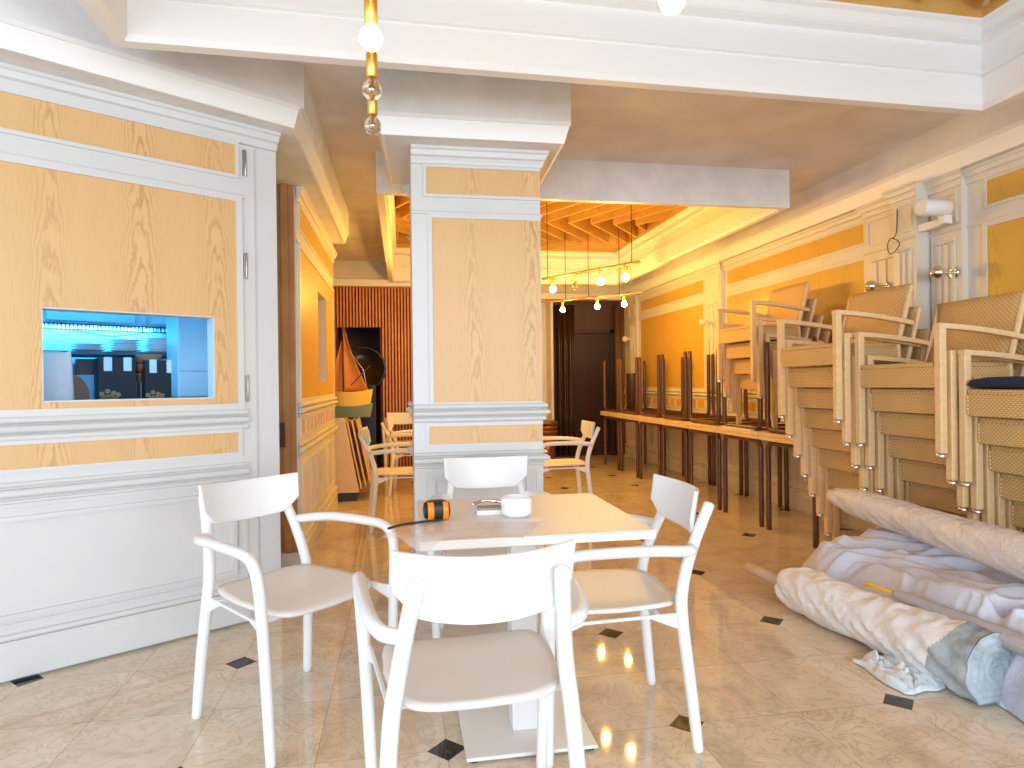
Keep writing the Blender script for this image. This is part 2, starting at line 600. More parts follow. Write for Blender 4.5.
def crown(name, path, closed, mtl, z0=ZU, h=0.075, out=0.05):
    """crown moulding swept round a plan path given as points; outside is to the right of the path direction"""
    n = len(path)
    offs = []
    P = [Vector(p) for p in path]
    for i in range(n):
        a = P[(i - 1) % n] if (closed or i > 0) else None
        c = P[(i + 1) % n] if (closed or i < n - 1) else None
        d1 = (P[i] - a).normalized() if a is not None else (c - P[i]).normalized()
        d2 = (c - P[i]).normalized() if c is not None else d1
        n1, n2 = Vector((d1.y, -d1.x)), Vector((d2.y, -d2.x))
        k = 1 + n1.dot(n2)
        offs.append((n1 + n2) / k)
    prof = [(-0.01, z0 - 0.002), (0.004, z0 - 0.002), (out - .008, z0 + h * .8), (out, z0 + h * .8), (out, z0 + h), (-0.01, z0 + h)]
    b = MB()
    m_ = len(prof)
    pts = []
    for i in range(n):
        for o, z in prof:
            q = P[i] + offs[i] * o
            pts.append((q.x, q.y, z))
    fs = []
    for i in range(n if closed else n - 1):
        j = (i + 1) % n
        for k in range(m_):
            fs.append((i * m_ + k, j * m_ + k, j * m_ + (k + 1) % m_, i * m_ + (k + 1) % m_))
    if not closed:
        fs.append(tuple(range(m_)))
        fs.append(tuple(range((n - 1) * m_, n * m_))[::-1])
    b._add(pts, fs, 0)
    tag(b.build(name, mtl), kind='structure')


soffit('trim_5', lp_in, [P2(-4.2, .275), P2(0.0, .147), (-0.523, 6.23), (-2.2, 6.23), P2(-4.2, -1.0)], PLASTER_L)
crown('trim_6', [P2(-4.2, .275), P2(0.0, .147), (-0.523, 6.23), (-2.2, 6.23)], False, WHITE_TRIM, ZU, .108, .036)
soffit('trim_7', [(-.128, 3.455), (.932, 3.455), (.964, 4.40), (-.096, 4.40)], [(-.093, 3.49), (.897, 3.49), (.928, 4.365), (-.06, 4.365)], PLASTER_L)
crown('trim_8', [(-.093, 3.49), (.897, 3.49), (.928, 4.365), (-.06, 4.365)], True, WHITE_TRIM, ZU, .108, .036)
soffit('trim_9', [(3.50, -1.8), (3.7, -1.8), (3.7, 10.3), (3.50, 10.3)], [(3.50, -1.8), (3.7, -1.8), (3.7, 10.3), (3.50, 10.3)], PLASTER)
crown('trim_10', [(3.49, 10.2), (3.49, -1.7)], False, WHITE_TRIM, ZU, 0.12, 0.035)
# soffit over the end of the room
soffit('trim_11', [(-2.2, 8.86), (0.95, 8.86), (0.95, 9.98), (3.6, 9.98), (3.6, 10.5), (-2.2, 10.5)], [(-2.2, 8.86), (0.95, 8.86), (0.95, 9.98), (3.6, 9.98), (3.6, 10.5), (-2.2, 10.5)], PLASTER)
crown('trim_12', [(-2.2, 8.86), (0.95, 8.86), (0.95, 9.98), (3.5, 9.98)], False, WHITE_TRIM, ZU, 0.09, 0.03)

# ------------------------------------------------------------------ panelled walls


def bead(b, t0, t1, z, h, out, e0=0, e1=0, m=0):
    prof = [(-.005, z - h / 2)] + [(out * (0.35 + 0.65 * math.cos(a)), z + h / 2 * math.sin(a)) for a in [(-90 + 22.5 * k) * PI / 180 for k in range(9)]] + [(-.005, z + h / 2)]
    b.sweep(t0, t1, prof, m, e0, e1)


def frame(b, t0, t1, z0, z1, w=.022, out=.014, m=0):
    """raised picture-frame moulding"""
    b.box(t0, t1, 0, out, z1 - w, z1, m)
    b.box(t0, t1, 0, out, z0, z0 + w, m)
    b.box(t0, t0 + w, 0, out, z0 + w, z1 - w, m)
    b.box(t1 - w, t1, 0, out, z0 + w, z1 - w, m)


def rails(b, t0, t1, e0=0, e1=0, m=0):
    """the horizontal mouldings that run round every wall at the same heights; y is out of the wall"""
    b.sweep(t0, t1, [(-.005, .0), (.022, .0), (.022, .118), (.012, .128), (.012, .165), (-.005, .165)], m, e0, e1)
    bead(b, t0, t1, .182, .026, .028, e0, e1, m)
    bead(b, t0, t1, .770, .036, .036, e0, e1, m)
    bead(b, t0, t1, .806, .020, .020, e0, e1, m)
    bead(b, t0, t1, .735, .016, .014, e0, e1, m)
    bead(b, t0, t1, .998, .026, .018, e0, e1, m)
    bead(b, t0, t1, 1.034, .034, .040, e0, e1, m)
    bead(b, t0, t1, 1.072, .030, .028, e0, e1, m)
    bead(b, t0, t1, 2.165, .018, .012, e0, e1, m)
    b.sweep(t0, t1, [(-.005, 2.435), (.012, 2.44), (.016, 2.455), (.016, 2.475), (.030, 2.482), (.036, 2.508), (.046, 2.514), (.046, 2.53), (-.005, 2.53)], m, e0, e1)


def bay(b, t0, t1, lower=True, m=0, mw=1, hatch=None, frieze=False, st=.06):
    """panels between two stiles: wood veneer in the three upper fields, painted panel below; wood faces sit a hair proud of the core"""
    o = .004
    for z0, z1 in ((2.27, 2.42), (.87, .97)):
        b.box(t0 + st, t1 - st, 0, o, z0, z1, mw)
        frame(b, t0 + st - .018, t1 - st + .018, z0 - .018, z1 + .018, .018, .010, m)
    z0, z1 = 1.105, 2.135
    if hatch:
        a0, a1, h0, h1 = hatch
        b.box(t0 + st, a0, 0, o, z0, z1, mw)
        b.box(a1, t1 - st, 0, o, z0, z1, mw)
        b.box(a0, a1, 0, o, z0, h0, mw)
        b.box(a0, a1, 0, o, h1, z1, mw)
    else:
        b.box(t0 + st, t1 - st, 0, o, z0, z1, mw)
    frame(b, t0 + st - .03, t1 - st + .03, z0 - .02, z1 + .03, .03, .012, m)
    if frieze:
        n = max(2, int((t1 - t0) / .2))
        for k in range(1, n):
            t = t0 + st + (t1 - t0 - 2 * st) * k / n
            b.box(t - .016, t + .016, 0, .012, .87, .97, m)
        n = max(2, int((t1 - t0) / .45))
        for k in range(n):
            a = t0 + st * .6 + (t1 - t0 - st * 1.2) * k / n
            c = t0 + st * .6 + (t1 - t0 - st * 1.2) * (k + 1) / n
            frame(b, a + .03, c - .03, .25, .68, .018, .012, m)
    else:
        frame(b, t0 + .02, t1 - .02, .225, .71, .012, .008, m)
        frame(b, t0 + .075, t1 - .075, .255, .675, .02, .016, m)


def frm(o, d, out):
    """matrix from (along, out, up) to world"""
    return Matrix(((d[0], out[0], 0, o[0]), (d[1], out[1], 0, o[1]), (0, 0, 1, 0), (0, 0, 0, 1)))


ML = frm(E0, D, -N)                       # angled wall; x<0 runs to the left from its free end
# core of the angled wall with the serving hatch cut through (kitchen side behind)
HA = (-1.055, -0.360, 1.143, 1.547)
b = MB(ML)
b.box(-.14, -.035, -.12, 0, 0, 2.53)
for t0, t1 in ((-3.9, -2.62), (-2.6, HA[0]), (HA[1], -.14)):
    b.box(t0, t1, -.06, 0, 0, 2.53)
b.box(HA[0], HA[1], -.06, 0, 0, HA[2])
b.box(HA[0], HA[1], -.06, 0, HA[3], 2.53)
b.box(-2.62, -2.6, -.06, -.004, 0, 2.53)
rails(b, -3.9, -2.62)
bay(b, -3.88, -2.63)
b.sweep(-2.6, -.037, [(-.005, 2.435), (.012, 2.44), (.016, 2.455), (.016, 2.475), (.030, 2.482), (.036, 2.508), (.046, 2.514), (.046, 2.53), (-.005, 2.53)], 0, 0, .25)
b.box(-.14, -.037, -.0, .004, 0, 2.43)
o = tag(b.build('wall_left', [WHITE, OAK]), kind='structure')
# the big hinged leaf that carries the hatch
b = MB(ML)
b.box(-2.59, HA[0], 0, .012, .012, 2.43, 0)
b.box(HA[1], -.155, 0, .012, .012, 2.43, 0)
b.box(HA[0], HA[1], 0, .012, .012, HA[2], 0)
b.box(HA[0], HA[1], 0, .012, HA[3], 2.43, 0)
M2 = ML @ Matrix.Translation((0, .012, 0))
b.M = M2
b.sweep(-2.59, -.205, [(-.005, .012), (.016, .012), (.016, .118), (.008, .128), (.008, .165), (-.005, .165)], 0)
for z, h, out in ((.182, .026, .022), (.770, .036, .030), (.806, .020, .016), (.735, .016, .012), (.998, .026, .016), (1.034, .034, .034), (1.072, .030, .024), (2.165, .018, .010)):
    bead(b, -2.59, -.205, z, h, out)
bay(b, -2.56, -.19, hatch=HA)
# pale lining of the hatch
b.M = ML
for x0, x1, z0, z1 in ((HA[0] - .001, HA[0] + .006, HA[2], HA[3]), (HA[1] - .006, HA[1] + .001, HA[2], HA[3]), (HA[0], HA[1], HA[3] - .006, HA[3] + .001), (HA[0], HA[1], HA[2] - .001, HA[2] + .006)):
    b.box(x0, x1, -.075, .014, z0, z1, 0)
door = tag(b.build('door_1', [WHITE, OAK]), kind='structure')
for z in (2.34, 1.815, 1.19, .26):
    h = MB(ML)
    h.box(-.214, -.205, .012, .018, z - .065, z + .065)
    h.lathe([(.004, -.067), (.005, -.065), (.005, .065), (.004, .067)], 10, 0, (-.200, .017, z))
    h.build('hinge', STEEL, door)

# second stretch of panelling along the passage (runs away from the camera)
ML2 = frm((-.685, 4.47), (0, 1), (1, 0))
b = MB(ML2)
HB = (1.03, 1.62, 1.23, 1.98)
for t0, t1, z0, z1 in ((0, HB[0], 0, 2.53), (HB[1], 2.26, 0, 2.53), (HB[0], HB[1], 0, HB[2]), (HB[0], HB[1], HB[3], 2.53)):
    b.box(t0, t1, -.16, 0, z0, z1)
rails(b, 0, 2.26)
bay(b, 0.0, 2.26, hatch=HB, frieze=True, st=.07)
b.box(HB[0], HB[1], -.17, -.14, HB[2], HB[3], 2)
tag(b.build('wall_passage', [CREAM, OAK_LAMPLIT, noisy('brown_marble', (.22, .15, .10), (.36, .27, .20), 9, .3)]), kind='structure')

# ribbed wooden sliding door between the two stretches
b = MB()
b.box(-.97, -.70, 4.45, 4.50, .10, 2.53)
for k in range(3):
    x = -.955 + k * .088
    b.box(x, x + .045, 4.425, 4.452, .10, 2.53)
d2 = tag(b.build('door_2', noisy('chestnut_door_wood', (.50, .24, .09), (.40, .17, .055), 5, .4)), kind='structure')
h = MB()
h.box(-.81, -.765, 4.41, 4.428, .80, .96)
h.tube([(-.79, 4.40, .82), (-.79, 4.385, .83), (-.79, 4.385, .93), (-.79, 4.40, .94)], .006, 8)
h.build('handle', mat('bronze_handle', (.12, .05, .03), .4, .6), d2)
b = MB()
b.box(-.97, -.685, 4.43, 4.52, 0, .10)
tag(b.build('baseboard_left', WHITE), kind='structure')

# the square pillar
b = MB()
PX0, PX1, PY0, PY1 = .058, .795, 3.655, 4.32
b.box(PX0, PX1, PY0, PY1, 0, 2.53)
for o_, d_, n_, L_, front in (((PX0, PY0), (1, 0), (0, -1), PX1 - PX0, 1), ((PX1, PY0), (0, 1), (1, 0), PY1 - PY0, 0), ((PX1, PY1), (-1, 0), (0, 1), PX1 - PX0, 0)):
    b.M = frm(o_, d_, n_)
    rails(b, 0, L_, 0 if front else 1, 1)
    st = .085
    for z0, z1, a in ((2.27, 2.42, st), (.862, .962, st), (1.095, 2.135, st + .028)):
        b.box(a, L_ - .004, 0, .004, z0, z1, 1)
        f_ = .018 if a == st else .024
        b.box(a - f_, L_, 0, .012, z1, z1 + f_)
        b.box(a - f_, L_, 0, .012, z0 - f_, z0)
        b.box(a - f_, a, 0, .012, z0, z1)
    frame(b, st - .03, L_ - .03, .225, .71, .012, .008)
    frame(b, st + .01, L_ - .08, .255, .675, .02, .016)
tag(b.build('wall_pillar', [WHITE, OAK]), kind='structure')

# right wall
MR = frm((3.59, 0), (0, 1), (-1, 0))
b = MB(MR)
b.box(-1.8, 10.4, -.15, 0, 0, 2.86)
rails(b, -1.7, 10.2)
bays = [(-1.6, .55), (.95, 3.50), (4.49, 6.75), (7.23, 9.42)]
for t0, t1 in bays:
    bay(b, t0, t1, frieze=True, st=.045)


def pilaster(b, t0, t1, out, flutes=True):
    b.M = MR @ Matrix.Translation((0, out, 0))
    b.box(t0, t1, -out, 0, 0, 2.53)
    rails(b, t0, t1, 1, 1)
    if flutes:
        w = t1 - t0
        for z0, z1 in ((1.14, 2.08),):
            for k in range(3):
                a = t0 + w * (.18 + .24 * k)
                b.box(a, a + w * .10, 0, .012, z0, z1)
            bead(b, t0 + w * .2, t1 - w * .2, z1 + .015, .02, .016)
        frame(b, t0 + .03, t1 - .03, 2.21, 2.41, .015, .010)
    b.M = MR


for t0, t1 in ((3.60, 3.845), (4.09, 4.47), (6.77, 7.21), (9.46, 9.80), (.58, .92)):
    pilaster(b, t0, t1, .045)
pilaster(b, 3.86, 4.07, .145)
tag(b.build('wall_right', [CREAM, OAK_LAMPLIT]), kind='structure')

# end walls: slatted wood with a doorway, then the recessed back wall with its dark opening
b = MB()
SY = 8.95
for x0, x1, z0, z1 in ((-2.2, -.86, 0, 2.86), (-.86, -.30, 1.98, 2.86), (-.30, .95, 0, 2.86)):
    b.box(x0, x1, SY, SY + .12, z0, z1, 1)
x = -2.18
while x < .93:
    if x + .024 < -.86 or x > -.30:
        b.box(x, x + .022, SY - .035, SY, 0, 2.53, 0)
    else:
        b.box(x, x + .022, SY - .035, SY, 1.98, 2.53, 0)
    x += .0425
b.box(.95, 1.05, SY, 10.2, 0, 2.86, 2)
tag(b.build('wall_back', [SLAT, SLAT_BACK, CREAM]), kind='structure')
b = MB()
b.box(-1.3, .4, 10.3, 10.4, 0, 2.86)
b.box(-1.3, -1.2, 9.07, 10.3, 0, 2.86)
b.box(.3, .4, 9.07, 10.3, 0, 2.86)
tag(b.build('wall_store', noisy('dim_brown_paint', (.20, .12, .08), (.16, .09, .06), 3, .8)), kind='structure')

YB = 10.2
MB_ = frm((3.6, YB), (-1, 0), (0, -1))
b = MB(MB_)
b.box(1.30, 1.05 + 1.6, -.1, 0, 0, 2.86)
b.box(.95, 1.30, -.1, 0, 0, 2.86, 2)
b.box(0, .22, -.1, 0, 0, 2.86, 2)
b.box(.22, .95, -.1, 0, 2.02, 2.86, 2)
rails(b, 1.42, 2.6)
bay(b, 1.42, 2.6, frieze=True)
b.M = None
b.box(2.3, 2.34, 9.9, 10.2, 0, 2.5, 0)
DARKW = noisy('very_dark_brown_wood', (.035, .013, .007), (.025, .010, .006), 5, .35)
tag(b.build('wall_end', [CREAM, OAK_LAMPLIT, noisy('dark_brown_panel', (.075, .028, .012), (.06, .022, .010), 2, .3)]), kind='structure')
b = MB()
for x0, x1, z0, z1 in ((2.64, 2.70, 0, 2.06), (3.36, 3.42, 0, 2.06), (2.64, 3.42, 2.0, 2.06)):
    b.box(x0, x1, YB - .04, YB + .1, z0, z1)
b.box(2.70, 3.36, YB + .05, YB + .09, 0, 2.0)
tag(b.build('door_3', DARKW), kind='structure')

# glossy dark curtain panels hanging at the end of the room
b = MB()


def curt(u, v):
    x = 2.32 + u * .42
    return (x, YB - .10 + .035 * math.sin(u * 2 * PI * 4.5) + .01 * math.sin(u * 31), .03 + v * 2.42)


b.grid(curt, 90, 4)
tag(b.build('curtain', mat('dark_brown_satin', (.055, .026, .014), .3), solid=.006),
    'dark brown floor-length curtain hanging in folds at the far end of the room', 'curtain')
b = MB()
b.grid(lambda u, v: (3.43 + u * .16, YB - .08 + .02 * math.sin(u * 2 * PI * 2), .03 + v * 2.42), 30, 4)
tag(b.build('curtain', mat('brown_satin', (.16, .075, .035), .35), solid=.006),
    'narrow brown curtain strip in the far right corner beside the right wall', 'curtain')

# rooms sides and the window front behind the camera
b = MB()
b.box(-3.25, -3.1, -1.8, -1.0, 0, 2.86)
b.box(-3.25, -3.1, 1.4, 2.3, 0, 2.86)
b.box(-3.25, -3.1, -1.0, 1.4, 2.6, 2.86)
b.box(-3.25, -3.1, -1.0, 1.4, 0, .3)
tag(b.build('wall_side', WHITE), kind='structure')
b = MB()
for x0, x1 in ((-3.25, -2.85), (-.85, -.65), (1.3, 1.5), (3.45, 3.75)):
    b.box(x0, x1, -1.95, -1.8, 0, 2.86)
b.box(-3.25, 3.75, -1.95, -1.8, 2.65, 2.86)
b.box(-3.25, 3.75, -1.95, -1.8, 0, .25)
tag(b.build('wall_front', WHITE), kind='structure')
b = MB()
b.box(-2.35, -2.2, 4.52, 8.95, 0, 2.86)
tag(b.build('wall_alcove', CREAM), kind='structure')

# ------------------------------------------------------------------ kitchen behind the hatch
def kt(t, e):
    return -1.394 + (t + 1.394) * (3.37 + e) / 3.37


def kzz(z, e):
    return 1.2 + (z - 1.2) * (3.37 + e) / 3.37


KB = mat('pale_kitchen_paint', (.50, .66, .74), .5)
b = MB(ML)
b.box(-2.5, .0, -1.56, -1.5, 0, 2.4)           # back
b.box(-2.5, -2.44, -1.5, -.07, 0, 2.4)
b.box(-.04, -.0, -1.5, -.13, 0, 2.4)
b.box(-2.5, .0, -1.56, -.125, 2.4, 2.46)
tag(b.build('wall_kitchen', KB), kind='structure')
kz = mat('steel_worktop', (.5, .55, .6), .3, .6)
wt = empty('worktop', ML @ Vector((-1.3, -1.15, 0)), label='steel kitchen counter seen through the serving hatch', cat='counter')
MI = Matrix.Translation(-wt.location) @ ML
b = MB(MI)
b.box(-2.43, -.36, -1.48, -.85, .95, .99)
b.build('counter_top', kz, wt)
b = MB(MI)
b.box(-2.40, -.38, -1.46, -.88, 0, .95)
b.build('counter_base', kz, wt)
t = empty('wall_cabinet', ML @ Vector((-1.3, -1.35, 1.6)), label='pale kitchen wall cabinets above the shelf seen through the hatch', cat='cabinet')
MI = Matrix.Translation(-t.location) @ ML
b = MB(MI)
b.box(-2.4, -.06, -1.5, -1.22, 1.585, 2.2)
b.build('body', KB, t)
for a, c in ((-1.50, -.93), (-.91, -.45), (-.42, -.39), (-.36, -.07)):
    b = MB(MI)
    b.box(a, c, -1.22, -1.20, 1.60, 2.18)
    b.build('door', KB, t, bevel=.004)
b = MB(ML)
b.box(-2.4, -.20, -1.20, -1.185, 1.545, 1.553)
b.box(-2.4, -.20, -1.20, -1.185, 1.577, 1.585)
for k in range(110):
    x = -2.4 + k * .02
    b.box(x, x + .006, -1.20, -1.185, 1.55, 1.58)
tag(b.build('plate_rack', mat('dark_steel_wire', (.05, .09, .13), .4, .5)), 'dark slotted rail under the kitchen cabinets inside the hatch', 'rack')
b = MB(ML)
b.box(-2.4, -.05, -1.48, -1.02, 1.395, 1.415)
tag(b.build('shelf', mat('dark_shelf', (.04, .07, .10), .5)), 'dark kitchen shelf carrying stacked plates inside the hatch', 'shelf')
plates = []
for si, (tx, n_) in enumerate(((-.715, 3), (-.525, 5), (-.33, 6))):
    for j in range(n_):
        if not plates:
            b = MB()
            b.lathe([(.045, 0), (.052, .002), (.086, .012), (.088, .015), (.082, .014), (.05, .006), (.0, .005)], 28)
            pl = b.build('plate', PORC)
        else:
            pl = plates[0].copy()
            COL.objects.link(pl)
        pl.location = ML @ Vector((tx, -1.13, 1.416 + j * .0155))
        plates.append(pl)
        pos = 'topmost' if j == n_ - 1 else ('lowest' if j == 0 else '%s from the bottom' % ['', 'second', 'third', 'fourth', 'fifth'][j])
        tag(pl, 'white round plate, %s of the %s stack on the kitchen shelf' % (pos, ['left', 'middle', 'right'][si]), 'plate', 'plates stacked on the kitchen shelf')
tc_ = empty('tall_cabinet', ML @ Vector((-.2, -.85, 0)), label='tall pale blue-lit cabinet at the right of the serving hatch', cat='cabinet')
MI = Matrix.Translation(-tc_.location) @ ML
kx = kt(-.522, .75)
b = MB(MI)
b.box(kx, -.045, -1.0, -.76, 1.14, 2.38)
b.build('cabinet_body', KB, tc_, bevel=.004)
for z0, z1 in ((1.145, 1.29), (1.296, 2.37)):
    b = MB(MI)
    b.box(kx + .004, -.05, -.76, -.748, z0, z1)
    b.build('door', KB, tc_, bevel=.003)
b = MB(MI)
b.box(kx, -.045, -1.0, -.75, .0, 1.13)
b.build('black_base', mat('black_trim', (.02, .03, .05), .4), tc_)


def bag(name, t0, t1, z1, dep):
    """black paper takeaway bag with white closure tabs and tan print"""
    m0 = ML @ Vector(((t0 + t1) / 2, dep, .99))
    e = empty(name, m0)
    Ml = Matrix.Translation(-m0) @ ML
    b = MB(Ml)
    b.box(t0, t1, dep - .11, dep, .99, z1)
    b.box(t0 - .006, t0 - .001, dep - .09, dep - .02, .99, z1 - .05, 0)
    b.build('bag_body', mat('black_paper', (.012, .012, .014), .6), e, bevel=.004)
    w = t1 - t0
    for a in (.14, .66):
        b = MB(Ml)
        b.box(t0 + w * a, t0 + w * (a + .22), dep + .001, dep + .005, z1 - .075, z1 + .004)
        b.build('tab', PORC, e, bevel=.002)
    tan = mat('tan_print', (.45, .22, .10), .6)
    b = MB(Ml)
    # band and three dots over it
    for k in range(12):
        a = k / 11
        zc = z1 - .245 + .022 * math.sin(a * PI)
        b.box(t0 + .004 + w * .42 * a, t0 + .010 + w * .42 * a + .01, dep + .001, dep + .004, zc - .014, zc + .014)
    for a, zz in ((.02, .205), (.17, .19), (.33, .20), (.45, .21)):
        b.lathe([(.013, 0), (.013, .003)], 12, 0, Ml.inverted() @ Vector((0, 0, 0)) * 0, Matrix.Translation((t0 + .012 + w * a, dep + .001, z1 - zz)) @ Matrix.Rotation(-PI / 2, 4, 'X'))
    b.box(t0 + .01, t0 + w * .42, dep + .001, dep + .004, z1 - .33, z1 - .285)
    b.build('print', tan, e)
    return e


e = bag('paper_bag', kt(-.849, .9), kt(-.700, .9), kzz(1.336, .9), -.9)
tag(e, 'black paper bag with two white tabs, left one of the pair in the hatch', 'bag', 'black bags on the kitchen counter')
e = bag('paper_bag', kt(-.665, .9), kt(-.525, .9), kzz(1.328, .9), -.9)
tag(e, 'black paper bag with two white tabs, right one of the pair in the hatch', 'bag', 'black bags on the kitchen counter')
b = MB(ML)
x0, x1 = kt(-1.10, .3), kt(-.940, .3)


def sack(u, v):
    a = u * 2 * PI
    z = 1.0 + v * (kzz(1.357, .3) - 1.0)
    w = (x1 - x0) / 2 * (1 - .12 * v ** 3) * (1 + .02 * math.sin(5 * a + v * 6))
    dd = .07 * (1 - .85 * v ** 2)
    ca, sa = math.cos(a), math.sin(a)
    return ((x0 + x1) / 2 + w * math.copysign(abs(ca) ** .5, ca), -.3 + dd * math.copysign(abs(sa) ** .5, sa), z + .006 * math.sin(3 * a) * v)


b.grid(sack, 40, 14)
tag(b.build('paper_sack', make_cloth('white_crumpled_paper', (.72, .72, .72), (.66, .66, .67), 5, .8)), 'crumpled white paper sack standing at the left of the serving hatch', 'sack')
b = MB(ML)
b.box(kt(-1.35, .3), kt(-.88, .3), -.42, -.065, .94, 1.0)
tag(b.build('pass_shelf', kz), 'narrow steel shelf just behind the hatch carrying the white sack', 'shelf')
b = MB()
cc = ML @ Vector((kt(-.935, .6), -.6, kzz(1.165, .6)))
Rr = Matrix.Rotation(math.radians(84), 4, 'Z') @ Matrix.Rotation(math.radians(84), 4, 'X')
b.lathe([(.108, -.01), (.112, -.006), (.112, .006), (.108, .01)], 40, 0, cc, Rr)
tag(b.build('round_board', mat('chestnut_board', (.42, .13, .03), .4)), 'round reddish wooden board leaning beside the white sack in the hatch', 'board')
cc = ML @ Vector((kt(-.648, 1.0), -1.0, kzz(1.27, 1.0)))
TC = mat('terracotta', (.55, .22, .08), .6)
for k, dz in enumerate((-.055, .0, .055)):
    b = MB()
    b.lathe([(.045, 0), (.062, .006), (.070, .046), (.072, .05), (.066, .052), (.058, .012), (.0, .010)], 24, 0, cc + Vector((0, 0, dz)))
    tag(b.build('terracotta_pot', TC), 'terracotta bowl, %s of the stack behind the black bags' % ['lowest', 'middle one', 'topmost'][k], 'bowl', 'terracotta bowls behind the bags')
b = MB(ML)
b.box(kt(-.69, 1.0), kt(-.60, 1.0), -1.05, -.95, .99, kzz(1.27, 1.0) - .055)
tag(b.build('storage_box', mat('grey_blue_box', (.25, .32, .42), .6)), 'grey box under the terracotta bowls between the black bags', 'box')
for k, (a, c, zt, nm) in enumerate(((-.93, -.86, 1.33, 'left of the left black bag'), (-.735, -.66, 1.33, 'between the two black bags'))):
    b = MB(ML)
    b.box(kt(a, 1.05), kt(c, 1.05), -1.10, -1.05, .99, kzz(zt - .07, 1.05), 1)
    b.box(kt(a, 1.05), kt(c, 1.05), -1.10, -1.05, kzz(zt - .07, 1.05), kzz(zt, 1.05), 0)
    tag(b.build('carton', [BLACK, mat('blue_grey_card', (.30, .38, .50), .6)], bevel=.002), 'grey carton with a black lid standing %s' % nm, 'box')
# sagging cable below the cabinets
b = MB(ML)
b.tube([(-.80, -1.18, 1.55), (-.68, -1.18, 1.525), (-.58, -1.18, 1.515), (-.48, -1.18, 1.53), (-.38, -1.18, 1.55)], .003, 6)
tag(b.build('cable', BLACK), 'thin dark cable sagging under the slotted kitchen rail', 'cable')
b = MB(ML)
b.box(-1.7, -.7, -.75, -.68, 2.34, 2.38)
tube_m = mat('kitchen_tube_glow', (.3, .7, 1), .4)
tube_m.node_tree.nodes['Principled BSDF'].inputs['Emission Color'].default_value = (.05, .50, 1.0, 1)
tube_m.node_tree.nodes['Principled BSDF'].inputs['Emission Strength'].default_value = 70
tag(b.build('tube_light', tube_m), 'bluish tube light on the kitchen ceiling behind the hatch', 'lamp')
b = MB(ML)
b.box(-1.6, -.3, -1.44, -1.42, 1.563, 1.583)  # unseen tube added to brighten the band behind the plates
tag(b.build('tube_light', tube_m), 'added unseen bluish tube brightening the wall below the kitchen cabinets', 'lamp')

# ------------------------------------------------------------------ white armchairs


def smooth_grid_seat():
    """thin ply seat: rounded outline, wider in front, slightly dished, front edge rolled down"""
    b = MB()
    n = 44
    rings = 9

    def outline(a):
        ca, sa = math.cos(a), math.sin(a)
        e = 0.38
        x = math.copysign(abs(ca) ** e, ca)
        y = math.copysign(abs(sa) ** e, sa)
        w = .225 if y > 0 else .225 - .028 * (-y)
        return x * w, y * .228 - .005

    V, Fc = [], []
    for top in (1, 0):
        for r in range(rings + 1):
            s = r / rings
            for k in range(n):
                x, y = outline(2 * PI * k / n)
                X, Y = x * s, y * s
                z = .458 + .010 * (X / .22) ** 2 - .014 * max(0, (Y - .10) / .12) ** 2 + .006 * max(0, -Y / .2) - (0 if top else .012)
                V.append((X, Y, z))
    R1 = (rings + 1) * n
    for r in range(rings):
        for k in range(n):
            a, c = r * n + k, r * n + (k + 1) % n
            Fc.append((a, c, c + n, a + n))
            Fc.append((R1 + a + n, R1 + c + n, R1 + c, R1 + a))
    for k in range(n):
        a, c = rings * n + k, rings * n + (k + 1) % n
        Fc.append((a, c, R1 + c, R1 + a))
    b._add(V, Fc, 0, True)
    return b


def build_armchair():
    root = empty('armchair')
    smooth_grid_seat().build('seat', SEAT_W, root)
    # curved back panel: widest at the top, bow-shaped lower edge, cut corners
    b = MB()

    def back(u, v):
        x = (u - .5) * 2
        X = x * .204
        # outline of the lower edge: short straight side, slanted corner, shallow bow
        ax = abs(x)
        low = .674 + .022 * ax ** 2 + (.046 * max(0, (ax - .76) / .24))
        top = .828 + .010 * ax ** 2
        z = low + (top - low) * v
        y = -.335 + .062 * x * x - (z - .62) * .16 + .04
        return (X * (1 + .03 * v), y, z)

    b.grid(back, 30, 8)
    b.build('backrest', CHAIR_W, root, solid=.012, bevel=.003)
    for s in (-1, 1):
        b = MB()
        b.tube([(s * .236, -.255, .004), (s * .228, -.236, .20), (s * .214, -.215, .42), (s * .200, -.222, .52), (s * .182, -.262, .64), (s * .160, -.334, .785)], [.0175, .0195, .0205, .0205, .0195, .0185], 14)
        b.build('back_leg', CHAIR_W, root)
        b = MB()
        b.tube([(s * .256, .240, .004), (s * .264, .238, .20), (s * .274, .234, .42), (s * .283, .230, .56), (s * .287, .212, .628), (s * .286, .165, .658), (s * .279, .05, .664), (s * .266, -.10, .662), (s * .252, -.18, .655), (s * .226, -.240, .648), (s * .186, -.262, .646)],
               [.0165, .018, .0185, .0185, .0185, .018, .018, .018, .0185, .0185, .017], 14, sub=5)
        b.build('front_leg', CHAIR_W, root)
        b = MB()
        # side apron, deeper at its ends
        y0, y1 = -.212, .228
        prof = [(y0, .442), (y0, .385), (y0 + .11, .432), (y1 - .11, .432), (y1, .392), (y1, .442)]
        pts = [(s * (.208 + .05 * (y - y0) / .44) - .006, y, z) for y, z in prof] + [(s * (.208 + .05 * (y - y0) / .44) + .006, y, z) for y, z in prof]
        n = len(prof)
        b._add(pts, [tuple(range(n)), tuple(range(n, 2 * n))[::-1]] + [(i, (i + 1) % n, n + (i + 1) % n, n + i) for i in range(n)], 0)
        b.build('seat_rail', CHAIR_W, root, bevel=.003)
    for y in (.150, -.14):
        b = MB()
        b.box(-.225, .225, y, y + .014, .425, .445)
        b.build('cross_rail', CHAIR_W, root, bevel=.003)
    return root


arm0 = build_armchair()


